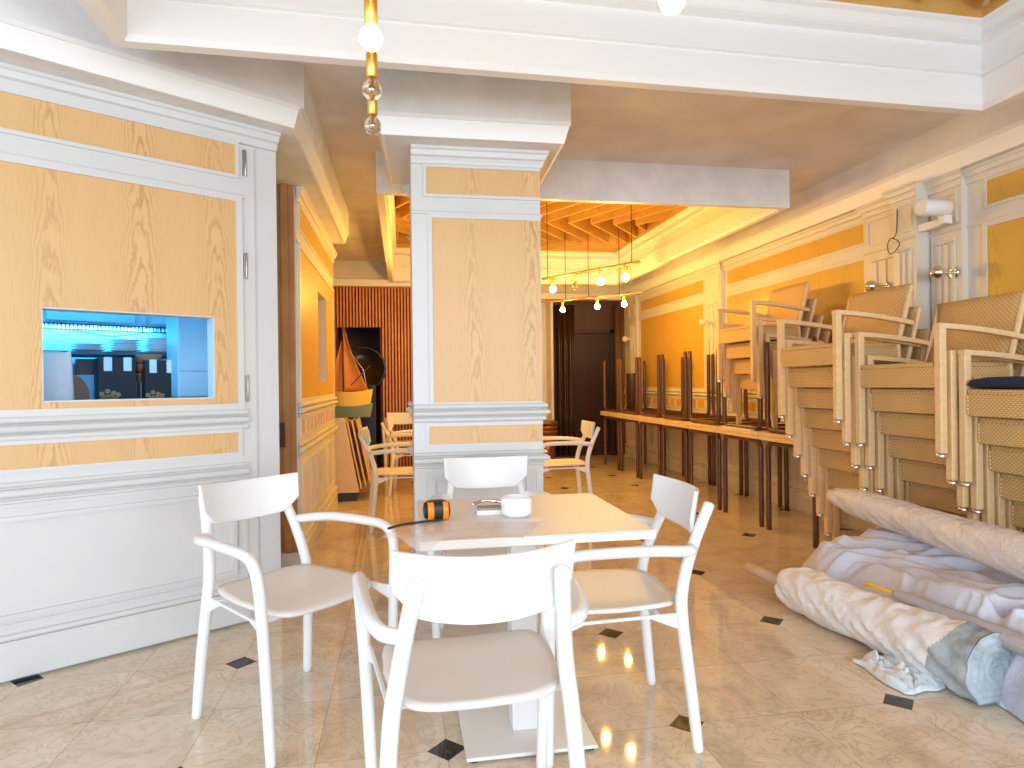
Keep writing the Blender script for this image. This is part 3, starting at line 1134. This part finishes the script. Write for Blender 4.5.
def put(proto, loc, rz, label, group, first=[None]):
    o = proto if not proto.get('label') else copy_tree(proto)
    o.location = loc
    o.rotation_euler = (0, 0, rz)
    tag(o, label, 'chair', group)
    return o


def face(dx, dy):
    return math.atan2(dy, dx) - PI / 2


WG = 'white armchairs'
put(arm0, (-.405, 2.480, 0), face(.69, -.72), 'white armchair left of the table, its seat turned toward the camera', WG)
put(arm0, (.166, 1.71, 0), face(-.05, 1), 'white armchair nearest the camera, seen from behind in front of the table', WG)
put(arm0, (.69, 2.215, 0), face(-1, .06), 'white armchair on the right side of the white table, back to the wicker stacks', WG)
put(arm0, (.395, 2.915, 0), face(-.03, -1), 'white armchair behind the table against the pillar, facing the camera', WG)
put(arm0, (1.42, 5.82, 0), face(-1, .05), 'white armchair standing beyond the pillar to its right, seen side on', WG)
put(arm0, (-.03, 5.60, 0), face(1, .08), 'white armchair left of the pillar, nearest one in the passage', WG)
put(arm0, (.12, 7.25, 0), face(1, -.10), 'white armchair further down the passage, behind the nearest one there', WG)
put(arm0, (.02, 8.35, 0), face(.10, -1), 'white armchair facing the camera before the slatted wall', WG)
put(arm0, (.55, 7.95, 0), face(-1, -.1), 'white armchair mostly hidden behind the pillar near the slatted wall', WG)

# ------------------------------------------------------------------ the white table and what lies on it
T = empty('cafe_table', (.398, 2.20, 0), 0, 'square white cafe table in the middle with a column foot', 'table')
b = MB()
b.box(-.355, .355, -.34, .34, .722, .75)
b.build('tabletop', TABLE_W, T, bevel=.004)
b = MB()
b.box(-.045, .045, -.045, .045, .02, .722)
b.build('column', CHAIR_W, T, bevel=.006)
b = MB()
b.box(-.16, .16, -.16, .16, .708, .722)
b.build('top_plate', CHAIR_W, T)
b = MB()
b.box(-.215, .215, -.175, .245, .008, .020)
b.build('base_plate', SEAT_W, T, bevel=.003)
for sx, sy_ in ((-1, -1), (1, -1), (-1, 1), (1, 1)):
    b = MB()
    b.lathe([(.018, 0), (.02, .002), (.02, .008)], 14, 0, (sx * .19, .035 + sy_ * .185, 0))
    b.build('glide', DARK_RUB, T)
# sugar bowl
b = MB()
b.lathe([(.030, 0), (.044, .003), (.053, .012), (.055, .022), (.052, .034), (.054, .040), (.055, .058), (.052, .066), (.049, .066), (.049, .044), (.044, .018), (.0, .014)], 36, 0, (.375, 2.155, .75))
tag(b.build('ceramic_bowl', PORC), 'small white ceramic bowl standing on the white table', 'bowl')
# little tray box next to it
b = MB()
b.box(.245, .345, 2.195, 2.262, .75, .765, 0)
b.box(.250, .340, 2.200, 2.257, .765, .772, 1)
tr = b.build('note_box', [PORC, mat('grey_card', (.34, .32, .28), .5)], bevel=.002)
tag(tr, 'flat grey and white card box left of the ceramic bowl', 'box')
b = MB()
b.tube([(.232, 2.225, .782), (.27, 2.245, .790), (.32, 2.235, .788), (.358, 2.205, .780)], .006, 8)
b.build('silver_clip', CHROME, tr)
# tape measure
Tm = empty('tape_measure', (.105, 2.150, .75), .15, 'black and orange tape measure lying on the left of the table', 'tape measure')
b = MB()
n = 22


def tm(u, v):
    a = v * 2 * PI
    r = .035 * (1 - .22 * abs(2 * u - 1) ** 4)
    ca, sa = math.cos(a), math.sin(a)
    return ((u - .5) * .075, .95 * r * math.copysign(abs(ca) ** .75, ca), .034 + r * math.copysign(abs(sa) ** .75, sa) * .95)


b.grid(tm, 12, 28)
b.lathe([(.0, 0), (.024, 0), (.026, .003), (.0, .004)], 16, 0, (-.0375, 0, .034), Matrix.Rotation(-PI / 2, 4, 'Y'))
b.lathe([(.0, 0), (.024, 0), (.026, .003), (.0, .004)], 16, 0, (.0375, 0, .034), Matrix.Rotation(PI / 2, 4, 'Y'))
b.build('case', BLACK, Tm)
for x0, x1 in ((-.034, -.014), (.016, .034)):
    b = MB()
    b.grid(lambda u, v: (x0 + (x1 - x0) * u, -.0355 * math.cos((v - .5) * 1.9), .034 + .036 * math.sin((v - .5) * 1.9)), 4, 12)
    b.build('side_grip', ORANGE, Tm, solid=.002)
# clear vinyl sheet hanging over the left corner
CLEAR = mat('clear_vinyl', (.95, .90, .88), .06)
CLEAR.node_tree.nodes['Principled BSDF'].inputs['Alpha'].default_value = .40
b = MB()
c0 = [Vector((.03, 2.10, .752)), Vector((.45, 2.06, .752)), Vector((-.068, 1.885, .748)), Vector((.34, 1.852, .752))]


def sheet(u, v):
    p = (c0[0] * (1 - u) + c0[1] * u) * (1 - v) + (c0[2] * (1 - u) + c0[3] * u) * v
    edge = max(0, .045 - p.x) * .12
    p.y -= .065 * v * math.exp(-((u - .28) / .13) ** 2)
    p.z = .7525 + .008 * math.sin(PI * v) * (1 - u) + .010 * v * v * (1 - u) - .03 * max(0, 1.86 - p.y) / .06
    if p.x > .045 and p.y > 1.86:
        p.z = max(p.z, .7525)
    return p


b.grid(sheet, 24, 14)
tag(b.build('vinyl_sheet', CLEAR), 'clear vinyl sheet drooping over the left near corner of the table', 'sheet')
b = MB()
b.tube([(.115, 2.115, .757), (.04, 2.085, .7585), (-.01, 2.045, .762), (-.05, 2.01, .760)], .004, 6)
tag(b.build('cord', DARK_RUB), 'thin dark strip running from the tape measure off the table edge', 'cord')

# ------------------------------------------------------------------ wicker armchairs in stacks


def build_wicker():
    """local: faces -x; x=0 at the front legs, back at x=.58; y from -.28 to .28"""
    root = empty('wicker_armchair')
    W2, Dp = .285, .445
    b = MB()
    b.box(.0, Dp, -W2 + .030, W2 - .030, .445, .47)           # seat deck
    b.box(.004, .026, -W2 + .030, W2 - .030, .340, .448)        # front apron
    b.box(.0, Dp, -W2 + .012, -W2 + .032, .345, .447)
    b.box(.0, Dp, W2 - .032, W2 - .012, .345, .447)
    b.box(Dp - .02, Dp, -W2 + .030, W2 - .030, .345, .448)
    b.build('seat', WICKER, root, bevel=.006)
    b = MB()
    a = math.radians(15)

    def bk(u, v):
        z = .45 + v * .375
        return (Dp - .015 + (z - .45) * math.tan(a) + .012 * math.sin(PI * v) - .02 * (1 - (2 * u - 1) ** 2), (u - .5) * 2 * (W2 - .018), z)

    b.grid(bk, 10, 8)
    b.build('backrest', WICKER, root, solid=.022)
    for s in (-1, 1):
        b = MB()
        b.box(-.002, .036, s * W2 - .02, s * W2 + .02, .018, .650)
        b.build('leg', WICKER_LEG, root, bevel=.005)
        f = MB()
        f.lathe([(.021, 0), (.022, .002), (.022, .018)], 12, 0, (.016, s * W2, 0))
        f.build('foot_cap', ALU, root.children[-1])
        b = MB()
        lg = Matrix.Shear('XY', 4, (0, 0))
        pts = []
        for x_, z_ in ((Dp + .02, .018), (Dp - .01, .46), (Dp + .088, .815)):
            pts.append((x_, s * (W2 - .020), z_))
        b.tube(pts, .015, 8, sub=1, smooth=False)
        b.build('leg', WICKER_LEG, root)
        f = MB()
        f.lathe([(.021, 0), (.022, .002), (.022, .018)], 12, 0, (Dp + .02, s * (W2 - .012), 0))
        f.build('foot_cap', ALU, root.children[-1])
        # curved arm, square section, dropping to the back
        b = MB()
        n = 14
        V = []
        for i in range(n + 1):
            u = i / n
            x_ = -.004 + u * (Dp + .075)
            z_ = .66 - .012 * math.sin(PI * u * .5) - .050 * u * u
            for dy, dz in ((-.022, 0), (.022, 0), (.022, -.028), (-.022, -.028)):
                V.append((x_, s * W2 + dy, z_ + dz + .003))
        Fc = [(i * 4 + k, i * 4 + (k + 1) % 4, (i + 1) * 4 + (k + 1) % 4, (i + 1) * 4 + k) for i in range(n) for k in range(4)] + [(3, 2, 1, 0), tuple(n * 4 + k for k in range(4))]
        b._add(V, Fc, 0)
        b.build('armrest', WICKER_LEG, root, bevel=.005)
    return root


wick0 = build_wicker()
ORD = ['topmost', 'second from the top', 'third from the top', 'fourth from the top', 'fifth from the top', 'sixth from the top', 'seventh from the top', 'lowest']


def stack(x_top, y_c, n, z0, name, group, dz=.135, dx=.060, jit=0.0):
    for k in range(n):              # k = 0 is the bottom one
        lvl = n - 1 - k
        x = x_top + lvl * dx
        lab = ORD[lvl] if k else 'lowest'
        o = wick0 if not wick0.get('label') else copy_tree(wick0)
        o.location = (x, y_c + random.uniform(-jit, jit), z0 + k * dz)
        o.rotation_euler = (0, 0, 0)
        tag(o, 'tan wicker chair, %s in the %s' % (lab, name), 'chair', group)


stack(2.80, 5.14, 4, .782, 'short stack on the tables', 'wicker chairs stacked on the tables', jit=.004)
stack(2.500, 3.705, 8, 0, 'tallest stack, by the tables', 'wicker chairs in the tallest stack', dx=.056, jit=.005)
stack(2.60, 3.07, 7, 0, 'middle floor stack', 'wicker chairs in the stack without cushion', jit=.005)
stack(2.68, 2.44, 6, 0, 'cushioned stack at the right', 'wicker chairs in the cushioned stack', jit=.005)
b = MB()


def cush(top):
    def f(u, v):
        e = min(u, 1 - u, v, 1 - v)
        h = .034 * (1 - math.exp(-e * 30)) + .004 * noise.noise(Vector((u * 7, v * 7, 0)))
        return (2.672 + .43 * u, 2.175 + .53 * v, .675 + .470 + .024 + (h if top else -.022 * (1 - math.exp(-e * 30))))
    return f


b.grid(cush(True), 30, 30)
b.grid(cush(False), 30, 30)
nm = NAVY
nt = NT(nm)
tc = nt.n('ShaderNodeTexCoord').outputs['Object']
vo = nt.n('ShaderNodeTexVoronoi')
vo.inputs['Scale'].default_value = 13
nt.link(tc, vo.inputs['Vector'])
spot = nt.math('LESS_THAN', vo.outputs['Distance'], .17)
nt.link(nt.mix(spot, (.014, .020, .065), (.50, .46, .38)), nt.b.inputs['Base Color'])
tag(b.build('seat_cushion', nm), 'navy cushion with pale motifs on the topmost wicker chair at the right', 'cushion')

# ------------------------------------------------------------------ row of brown legged tables, a second set upside down on it


def build_table():
    root = empty('folding_table')
    b = MB()
    b.box(-.36, .36, -.349, .349, .72, .75)
    b.build('tabletop', OAK_LAM, root, bevel=.004)
    for x in (-.305, .305):
        b = MB()
        r = .0205
        b.tube([(x, -.30, .0), (x, -.30, .45), (x, -.30, .62), (x, -.285, .675), (x, -.245, .70), (x, -.12, .702), (x, .12, .702), (x, .245, .70), (x, .285, .675), (x, .30, .62), (x, .30, .45), (x, .30, .0)], r, 12, sub=4)
        b.build('leg_frame', BROWN_LEG, root)
    for y in (-.20, .20):
        b = MB()
        b.box(-.305, .305, y - .015, y + .015, .700, .720)
        b.build('cross_bar', BROWN_LEG, root)
    return root


tab0 = build_table()
OT = ['nearest the camera', 'second from the near end', 'third from the near end', 'fourth from the near end', 'fifth from the near end', 'sixth from the near end', 'farthest from the camera']
for k in range(7):
    y = 4.475 + k * .708
    o = tab0 if k == 0 else copy_tree(tab0)
    o.location = (3.195, y, 0)
    tag(o, 'upright brown-legged table along the right wall, %s' % OT[k], 'table', 'upright tables along the right wall')
    o = copy_tree(tab0)
    o.location = (3.195, y, 1.501)
    o.rotation_euler = (PI, 0, 0)
    tag(o, 'upside-down brown-legged table on the row, %s' % OT[k], 'table', 'upside down tables on the row')

b = MB()
b.box(2.845, 2.925, 4.95, 5.45, .782, .792)
tag(b.build('white_board', PORC), 'thin white board lying on the upturned tables below the short stack', 'board')
b = MB()
b.lathe([(.085, 0), (.09, .005), (.09, .53), (.086, .54), (.08, .54), (.08, .02), (0, .02)], 28, 0, (3.30, 8.98, .782))
tag(b.build('umbrella_stand', mat('dark_brown_leather', (.035, .012, .006), .45)), 'dark brown cylinder standing on the far upturned table', 'container')
b = MB()
for k in range(5):
    b.lathe([(.15, 0), (.17, .01), (.175, .05), (.165, .06), (.14, .06)], 24, 0, (2.14, 9.55, .30 + k * .066))
b.lathe([(.12, 0), (.12, .30)], 20, 0, (2.14, 9.55, 0))
tag(b.build('copper_stool', mat('copper_brown', (.30, .10, .03), .3, .6)), 'ribbed copper-brown drum stool at the far end behind the armchair', 'stool')

# ------------------------------------------------------------------ wall lamps


def wall_globe(y, z, out, metal, label):
    L_ = empty('wall_lamp', (3.545, y, z), 0, label, 'lamp', 'round wall lamps on the pilasters')
    b = MB()
    b.lathe([(.040, 0), (.042, .006), (.03, .012)], 20, 0, (0, 0, 0), Matrix.Rotation(-PI / 2, 4, 'Y'))
    b.build('wall_plate', CHROME if metal else WHITE_TRIM, L_)
    b = MB()
    b.tube([(-.010, 0, 0), (-.05, 0, 0)], .012, 10)
    b.lathe([(.016, 0), (.020, .004), (.020, .034), (.016, .038)], 14, 0, (-.045, 0, 0), Matrix.Rotation(-PI / 2, 4, 'Y'))
    b.build('socket', CHROME if metal else WHITE_TRIM, L_)
    b = MB()
    r = .045
    b.lathe([(r * math.sin(a), -r * math.cos(a)) for a in [PI * (k + .3) / 12.6 for k in range(13)]], 22, 0, (-.12, 0, 0), Matrix.Rotation(-PI / 2, 4, 'Y'))
    b.build('bulb', CHROME if metal else mat('cream_lit_look', (.86, .80, .66), .25), L_)  # far globes: same lamp, its lit look put into a cream colour


wall_globe(3.66, 1.885, .1, True, 'mirrored globe wall lamp on the near pilaster, above the rightmost stacks')
wall_globe(4.26, 1.885, .1, True, 'mirrored globe wall lamp just beyond the projecting pier')
wall_globe(6.98, 1.88, .1, False, 'globe wall lamp coloured cream as if lit, on the pilaster above the short stack')
wall_globe(9.63, 1.87, .1, False, 'globe wall lamp coloured cream as if lit, farthest away on the right wall')
# white cylinder wall spot on the pier
L_ = empty('wall_spotlight', (3.37, 3.62, 2.29), 0, 'white cylindrical wall spotlight mounted high beside the projecting pier', 'lamp')
b = MB()
b.lathe([(.040, -.10), (.047, -.105), (.052, -.10), (.052, .085), (.046, .095), (.0, .095)], 26, 0, (0, 0, 0), Matrix.Rotation(PI / 2, 4, 'Y'))
b.build('lamp_body', WHITE_TRIM, L_)
b = MB()
b.box(.05, .11, -.02, .03, -.10, -.045)
b.box(.085, .125, .0, .236, -.10, -.05)
b.build('bracket', WHITE_TRIM, L_, bevel=.003)
# loop of loose wire
b = MB()
pts = [(3.425, 4.00, 2.38), (3.42, 4.0, 2.28), (3.40, 3.99, 2.20)]
for k in range(15):
    a = 2 * PI * k / 12 + 1.5
    pts.append((3.39, 4.0 + .055 * math.cos(a), 2.13 + .05 * math.sin(a) + .01 * math.sin(2 * a)))
b.tube(pts, .0035, 6)
tag(b.build('cable', mat('brown_cable', (.10, .06, .03), .6)), 'loop of loose brown cable hanging on the front of the projecting pier', 'cable')

# ------------------------------------------------------------------ brass pendants
BULB_ON = mat('lit_bulb', (1, .9, .7), .2)
_b = BULB_ON.node_tree.nodes['Principled BSDF']
_b.inputs['Emission Color'].default_value = (1.0, .58, .11, 1)
_b.inputs['Emission Strength'].default_value = 480
BULB_DIM = BULB_ON.copy()
BULB_DIM.node_tree.nodes['Principled BSDF'].inputs['Emission Strength'].default_value = 60
BULB_OFF = mat('clear_bulb_glass', (1.0, .93, .80), .03)
BULB_OFF.node_tree.nodes['Principled BSDF'].inputs['Transmission Weight'].default_value = 1.0
BULB_OFF.node_tree.nodes['Principled BSDF'].inputs['IOR'].default_value = 1.15


def pendant(p0, p1, zb, bulbs, label, cords, sub=.135):
    """brass bar from p0 to p1 at height zb, sockets hang below at fractions; bulbs = [(fraction, lit)]"""
    A, B = Vector((*p0, zb)), Vector((*p1, zb))
    root = empty('pendant_lamp', (A + B) / 2, 0, label, 'lamp', 'brass bar pendants with bare bulbs')
    c = (A + B) / 2
    b = MB()
    b.tube([A - c, B - c], .0135, 12, sub=1)
    b.build('bar', BRASS, root)
    for f in cords:
        p = A.lerp(B, f) - c
        b = MB()
        b.tube([p + Vector((0, 0, .01)), Vector((p.x, p.y, 3.32 - c.z))], .004, 6, sub=1, cap=False)
        b.build('cord', CORD, root)
    for f, lit in bulbs:
        p = A.lerp(B, f) - c
        b = MB()
        b.lathe([(.012, 0), (.017, -.004), (.0185, -.010), (.0185, -.080), (.014, -.084)], 16, 0, p)
        so = b.build('socket', BRASS, root)
        b = MB()
        r = .032
        prof = [(.012, -.080), (.0135, -.088)] + [(r * math.sin(a), -.122 + r * math.cos(a)) for a in [PI * (.17 + .83 * k / 9) for k in range(10)]]
        prof[-1] = (.001, prof[-1][1])
        b.lathe(prof, 14, 0, p)
        bu = b.build('bulb', (BULB_DIM if A.y < 3 else BULB_ON) if lit else BULB_OFF, root)
        if not lit:
            b = MB()
            b.lathe([(.004, -.086), (.008, -.092), (.006, -.11), (.013, -.118), (.013, -.128), (.002, -.130)], 10, 0, p)
            b.build('filament', CHROME, bu)


pendant((-.060, 1.42), (-.104, 2.60), 2.275, [(.10, True), (.335, True), (.603, False), (.853, False)],
        'brass bar pendant hanging nearest the camera, seen end on', (.2, .7))
pendant((.50, 1.48), (1.05, 1.62), 2.275, [(.32, True)], 'brass bar pendant at the top edge, only its lit bulb in view', (.2, .8))
pendant((1.426, 6.474), (2.085, 5.46), 2.265, [(.12, True), (.37, False), (.63, True), (.87, True)],
        'brass bar pendant with three lit bulbs under the far coffer, nearer of two', (.06, .93))
pendant((1.742, 8.327), (2.80, 7.24), 2.255, [(.03, False), (.27, True), (.60, True), (.84, True)],
        'brass bar pendant under the far coffer, farther of two', (.30, .52, .80))
pendant((.20, 7.40), (.42, 5.70), 2.265, [(.1, True), (.5, True), (.9, True)], 'brass bar pendant behind the pillar under the far coffer', (.2, .8))

# ------------------------------------------------------------------ rolls of cloth on the floor


def roll(name, a, c, ra, rb, mtl, wr=.010, seg=56, n=90, spiral=True, seed=1.0, sag=.0, folds=1.0, mats=None, taper=None):
    A, B = Vector(a), Vector(c)
    d = (B - A)
    L = d.length
    d.normalize()
    side = d.cross(Vector((0, 0, 1))).normalized()
    up = side.cross(d)
    b = MB()

    def f(u, v):
        s = v * L
        r = ra + (rb - ra) * v
        if taper:
            r *= taper(v)
        ang = 2 * PI * u
        tw = ang + s * 2.2
        nz = noise.noise(Vector((math.cos(ang) * 1.3 + seed, math.sin(ang) * 1.3, s * 4.0)))
        fold = abs(noise.noise(Vector((math.cos(tw) * 1.1 + seed * 3, math.sin(tw) * 1.1, s * 9.0 + 1.5 * math.sin(ang)))))
        fine = abs(noise.noise(Vector((math.cos(tw * 1.0) * 2.0, math.sin(tw) * 2.0 + seed, s * 19.0 + 2.2 * math.sin(ang + s * 3)))))
        r = r * (1 + nz * .05) + wr * folds * (1.2 - 3.0 * fold) * .8 + wr * .55 * (.5 - 2.2 * fine)
        p = A + d * s + side * math.cos(ang) * r + up * math.sin(ang) * r
        p.z = max(p.z, .004 + .004 * (1 + nz))
        return p

    b.grid(f, seg, n)
    if mats:
        for j in range(n):
            for i in range(seg):
                if j / n + .035 * math.sin(2 * PI * i / seg * 2 + seed) > .87:
                    b.m[j * seg + i] = 1
    # end discs, with a wound spiral relief
    for v, sgn in ((0, -1), (1, 1)):
        m_ = 10
        base = [f(k / seg, v) for k in range(seg)]
        cen = A + d * (v * L)

        def disc(u, w):
            k = int(round(u * seg)) % seg
            p = base[k].lerp(cen, w)
            lift = .012 * math.sin(w * PI) + .004 * math.sin(w * 30 + u * 2 * PI) - (.012 if w > .93 else 0)
            return p + d * sgn * lift

        b.grid(disc, seg, 22, 1 if mats else 0)
    return b.build(name, mats or mtl)


R1 = roll('cloth_roll', (2.005, 3.14, .112), (2.120, 2.035, .130), .100, .122, CLOTH_W, .011, mats=[CLOTH_W, CLOTH_END], seed=2.3, n=120,
          taper=lambda v: (1 - .25 * math.exp(-v * 28)) * (1 + .06 * math.sin(v * 9)) * (1.0 + .04 * math.exp(-(1 - v) * 30)))
tag(R1, 'thick roll of off-white cloth lying on the floor, its round end toward the camera', 'cloth roll')
b = MB()
b.tube([(1.985, 3.50, .105), (2.005, 3.10, .110)], .030, 14, sub=1)
core = b.build('roll_core', mat('pale_cardboard', (.60, .50, .42), .7), R1)
# film wrapped roll resting on the heap, leaning on the chairs
R2 = roll('cloth_roll', (2.50, 3.46, .515), (2.42, 1.75, .475), .070, .093, CLOTH_F, .006, seed=7.1, n=130, folds=.8,
          taper=lambda v: .45 + .55 * min(1, v * 7) ** .6)
tag(R2, 'long film-wrapped roll of beige cloth lying highest, along the wicker stacks', 'cloth roll')
# slim mauve roll with a yellow rod in it
R3 = roll('cloth_roll', (2.118, 2.50, .258), (2.235, 1.62, .225), .020, .047, CLOTH_M, .003, seed=4.4, n=70, folds=.7)
tag(R3, 'slim mauve-grey cloth roll lying between the thick roll and the heap', 'cloth roll')
b = MB()
b.tube([(2.095, 2.67, .258), (2.119, 2.48, .260)], .009, 10, sub=1)
b.build('yellow_rod', mat('yellow_rod_paint', (.85, .55, .05), .4), R3)

# heap of loose lavender cloth
b = MB()


def heap(u, v):
    x = 2.13 + .58 * u
    y = 3.42 - 1.72 * v
    e = min(1, u / .20) ** .6 * min(1, (1 - u) / .08) ** .5 * min(1, v / .16) ** .5 * min(1, (1 - v) / .05) ** .5
    w = noise.noise(Vector((x * 2.1, y * 2.1, 0))) * .09
    k = x * .9 + y * .30
    rid = 1 - abs(noise.noise(Vector((k * 5.5 + w * 16, y * 1.3 - x + w * 8, 3.1)))) * 2.6
    rid2 = 1 - abs(noise.noise(Vector((k * 14 + w * 34, y * 2.8 - x * 2 + w * 20, 9.1)))) * 2.6
    fine = noise.noise(Vector((k * 34 + w * 60, y * 5, 4.0)))
    h = .30 + .12 * (u - .5) + w * .5 + .050 * rid + .026 * rid2 + .007 * fine
    return Vector((x + .05 * noise.noise(Vector((y * 4, v, 2))) * (1 - u), y, max(.005, h * e)))


b.grid(heap, 110, 260)
tag(b.build('cloth_heap', CLOTH_L), 'crumpled heap of pale lavender cloth between the rolls', 'cloth')


def scrap(name, x0, x1, y0, y1, h, seed, label):
    b = MB()

    def f(u, v):
        e = (min(u, 1 - u, v, 1 - v) * 4)
        e = min(1, e) ** .5
        w = noise.noise(Vector((u * 3 + seed, v * 3, seed)))
        r = abs(noise.noise(Vector((u * 8 + seed, v * 5 + w * 3, 1))))
        return Vector((x0 + (x1 - x0) * u + .02 * w, y0 + (y1 - y0) * v + .03 * noise.noise(Vector((u * 4, v * 2, seed + 5))), .004 + h * e * (.3 + abs(w) + .9 * r)))

    b.grid(f, 50, 50)
    tag(b.build(name, PLASTIC_B), label, 'plastic sheet')


scrap('plastic_scrap', 1.865, 2.05, 2.16, 2.46, .055, 3.3, 'crumpled pale blue plastic poking out under the thick roll')
scrap('plastic_scrap', 2.13, 2.55, 1.82, 2.12, .13, 8.3, 'crumpled pale blue plastic at the right of the thick roll end')

# ------------------------------------------------------------------ display case with the model boat, dark round object in the doorway
t = empty('display_case', (-.58, 7.0, 0), 0, 'pale slanting display case standing at the end of the passage panelling', 'case')
b = MB()
prof = [(-.24, .09), (.12, .09), (-.02, .86), (-.24, .86)]
pts = [(x, -.16, z) for x, z in prof] + [(x, .30, z) for x, z in prof]
b._add(pts, [(0, 1, 2, 3), (7, 6, 5, 4), (0, 4, 5, 1), (1, 5, 6, 2), (2, 6, 7, 3), (3, 7, 4, 0)], 0)
b.build('body', noisy('tan_panel', (.78, .60, .42), (.74, .56, .38), 6, .5), t, bevel=.006)
b = MB()
b.box(-.24, .10, -.15, .30, 0, .09)
b.build('plinth', BLACK, t)
for k in range(3):
    b = MB()
    x = .12 + k * .045
    M = Matrix.Translation((x + .02, 0, .12 + k * .03)) @ Matrix.Rotation(math.radians(-11), 4, 'Y')
    b.box(-.008, .008, -.10, .30, 0, .72 - k * .02, 0, M)
    tag(b.build('leaning_panel', OAK_LAM), 'thin wooden panel leaning on the display case, %s' % ['nearest to it', 'middle one of three', 'outermost'][k], 'panel', 'panels leaning on the display case')
    o = bpy.data.objects[-1] if False else None
for o in [o for o in COL.objects if o.name.startswith('leaning_panel')]:
    o.location = (-.58, 7.0, -.0)
B_ = empty('model_boat', (-.56, 7.02, .86), 0, 'model sailing boat with yellow hull and orange sails on the display case', 'model boat')


def hull(z0, z1, w0, w1):
    def f(u, v):
        z = z0 + (z1 - z0) * v
        L = .30 + .04 * v
        s = (u - .5) * 2
        prof_ = (1 - abs(s) ** 2.5)
        hw = (w0 + (w1 - w0) * v) * max(prof_, 0) ** .7
        return s * L * .72, hw, z
    return f


for nm_, z0, z1, w0, w1, mm in (('lower_hull', 0.0, .12, .03, .090, mat('sea_green_paint', (.22, .32, .27), .4)), ('upper_hull', .12, .27, .090, .11, mat('yellow_paint', (.85, .62, .14), .4))):
    b = MB()
    f = hull(z0, z1, w0, w1)
    for s in (-1, 1):
        b.grid(lambda u, v: (f(u, v)[0], s * f(u, v)[1], f(u, v)[2] + .03 * (2 * u - 1) ** 2 * v), 20, 5)
    if nm_ == 'upper_hull':
        b.grid(lambda u, v: (f(u, 1)[0], (2 * v - 1) * f(u, 1)[1], .262 + .03 * (2 * u - 1) ** 2), 20, 2)
    else:
        b.grid(lambda u, v: (f(u, 0)[0], (2 * v - 1) * f(u, 0)[1], 0.0), 20, 2)
    b.build(nm_, mm, B_)
b = MB()
b.tube([(-.06, 0, .2), (-.06, 0, 1.02)], .008, 8, sub=1)
b.tube([(.02, 0, .34), (.22, 0, .55)], .005, 6, sub=1)
b.build('mast', CORD, B_)
b = MB()
b.grid(lambda u, v: (-.055 + u * (.25 * (1 - v) + .01) * (.55 + .45 * (1 - v)), .03 * math.sin(PI * u), .28 + v * .70 - .0 * u), 8, 12)
b.grid(lambda u, v: (-.07 - u * .17 * (1 - v), .02 * math.sin(PI * u), .26 + v * .55), 8, 12)
b.build('sail', mat('orange_sailcloth', (.62, .25, .06), .7), B_, solid=.004)
b = MB()
b.tube([(.20, 0, .20), (.15, 0, .50), (-.05, 0, .78)], .004, 6, sub=1)
b.tube([(-.19, 0, .2), (-.15, 0, .48)], .004, 6, sub=1)
b.build('rigging', CHROME, B_)

b = MB()
M = Matrix.Translation((-.52, 8.88, 1.42)) @ Matrix.Rotation(PI / 2, 4, 'X')
b.lathe([(.0, .0), (.27, .0), (.29, .012), (.30, .03), (.285, .045), (.27, .03), (.0, .05)], 40, 0, (0, 0, 0), M)
b.box(-.80, -.36, 8.83, 8.87, 0, 1.20)
tag(b.build('round_screen', mat('glossy_black', (.010, .006, .005), .2)), 'large black disc with glossy rim standing in the doorway of the slatted wall', 'screen')

# warm spots inside the passage ceiling: small recessed lamps that light panelling and slats
for k, (x, y) in enumerate(((-.30, 5.3), (-.30, 7.0))):
    pass
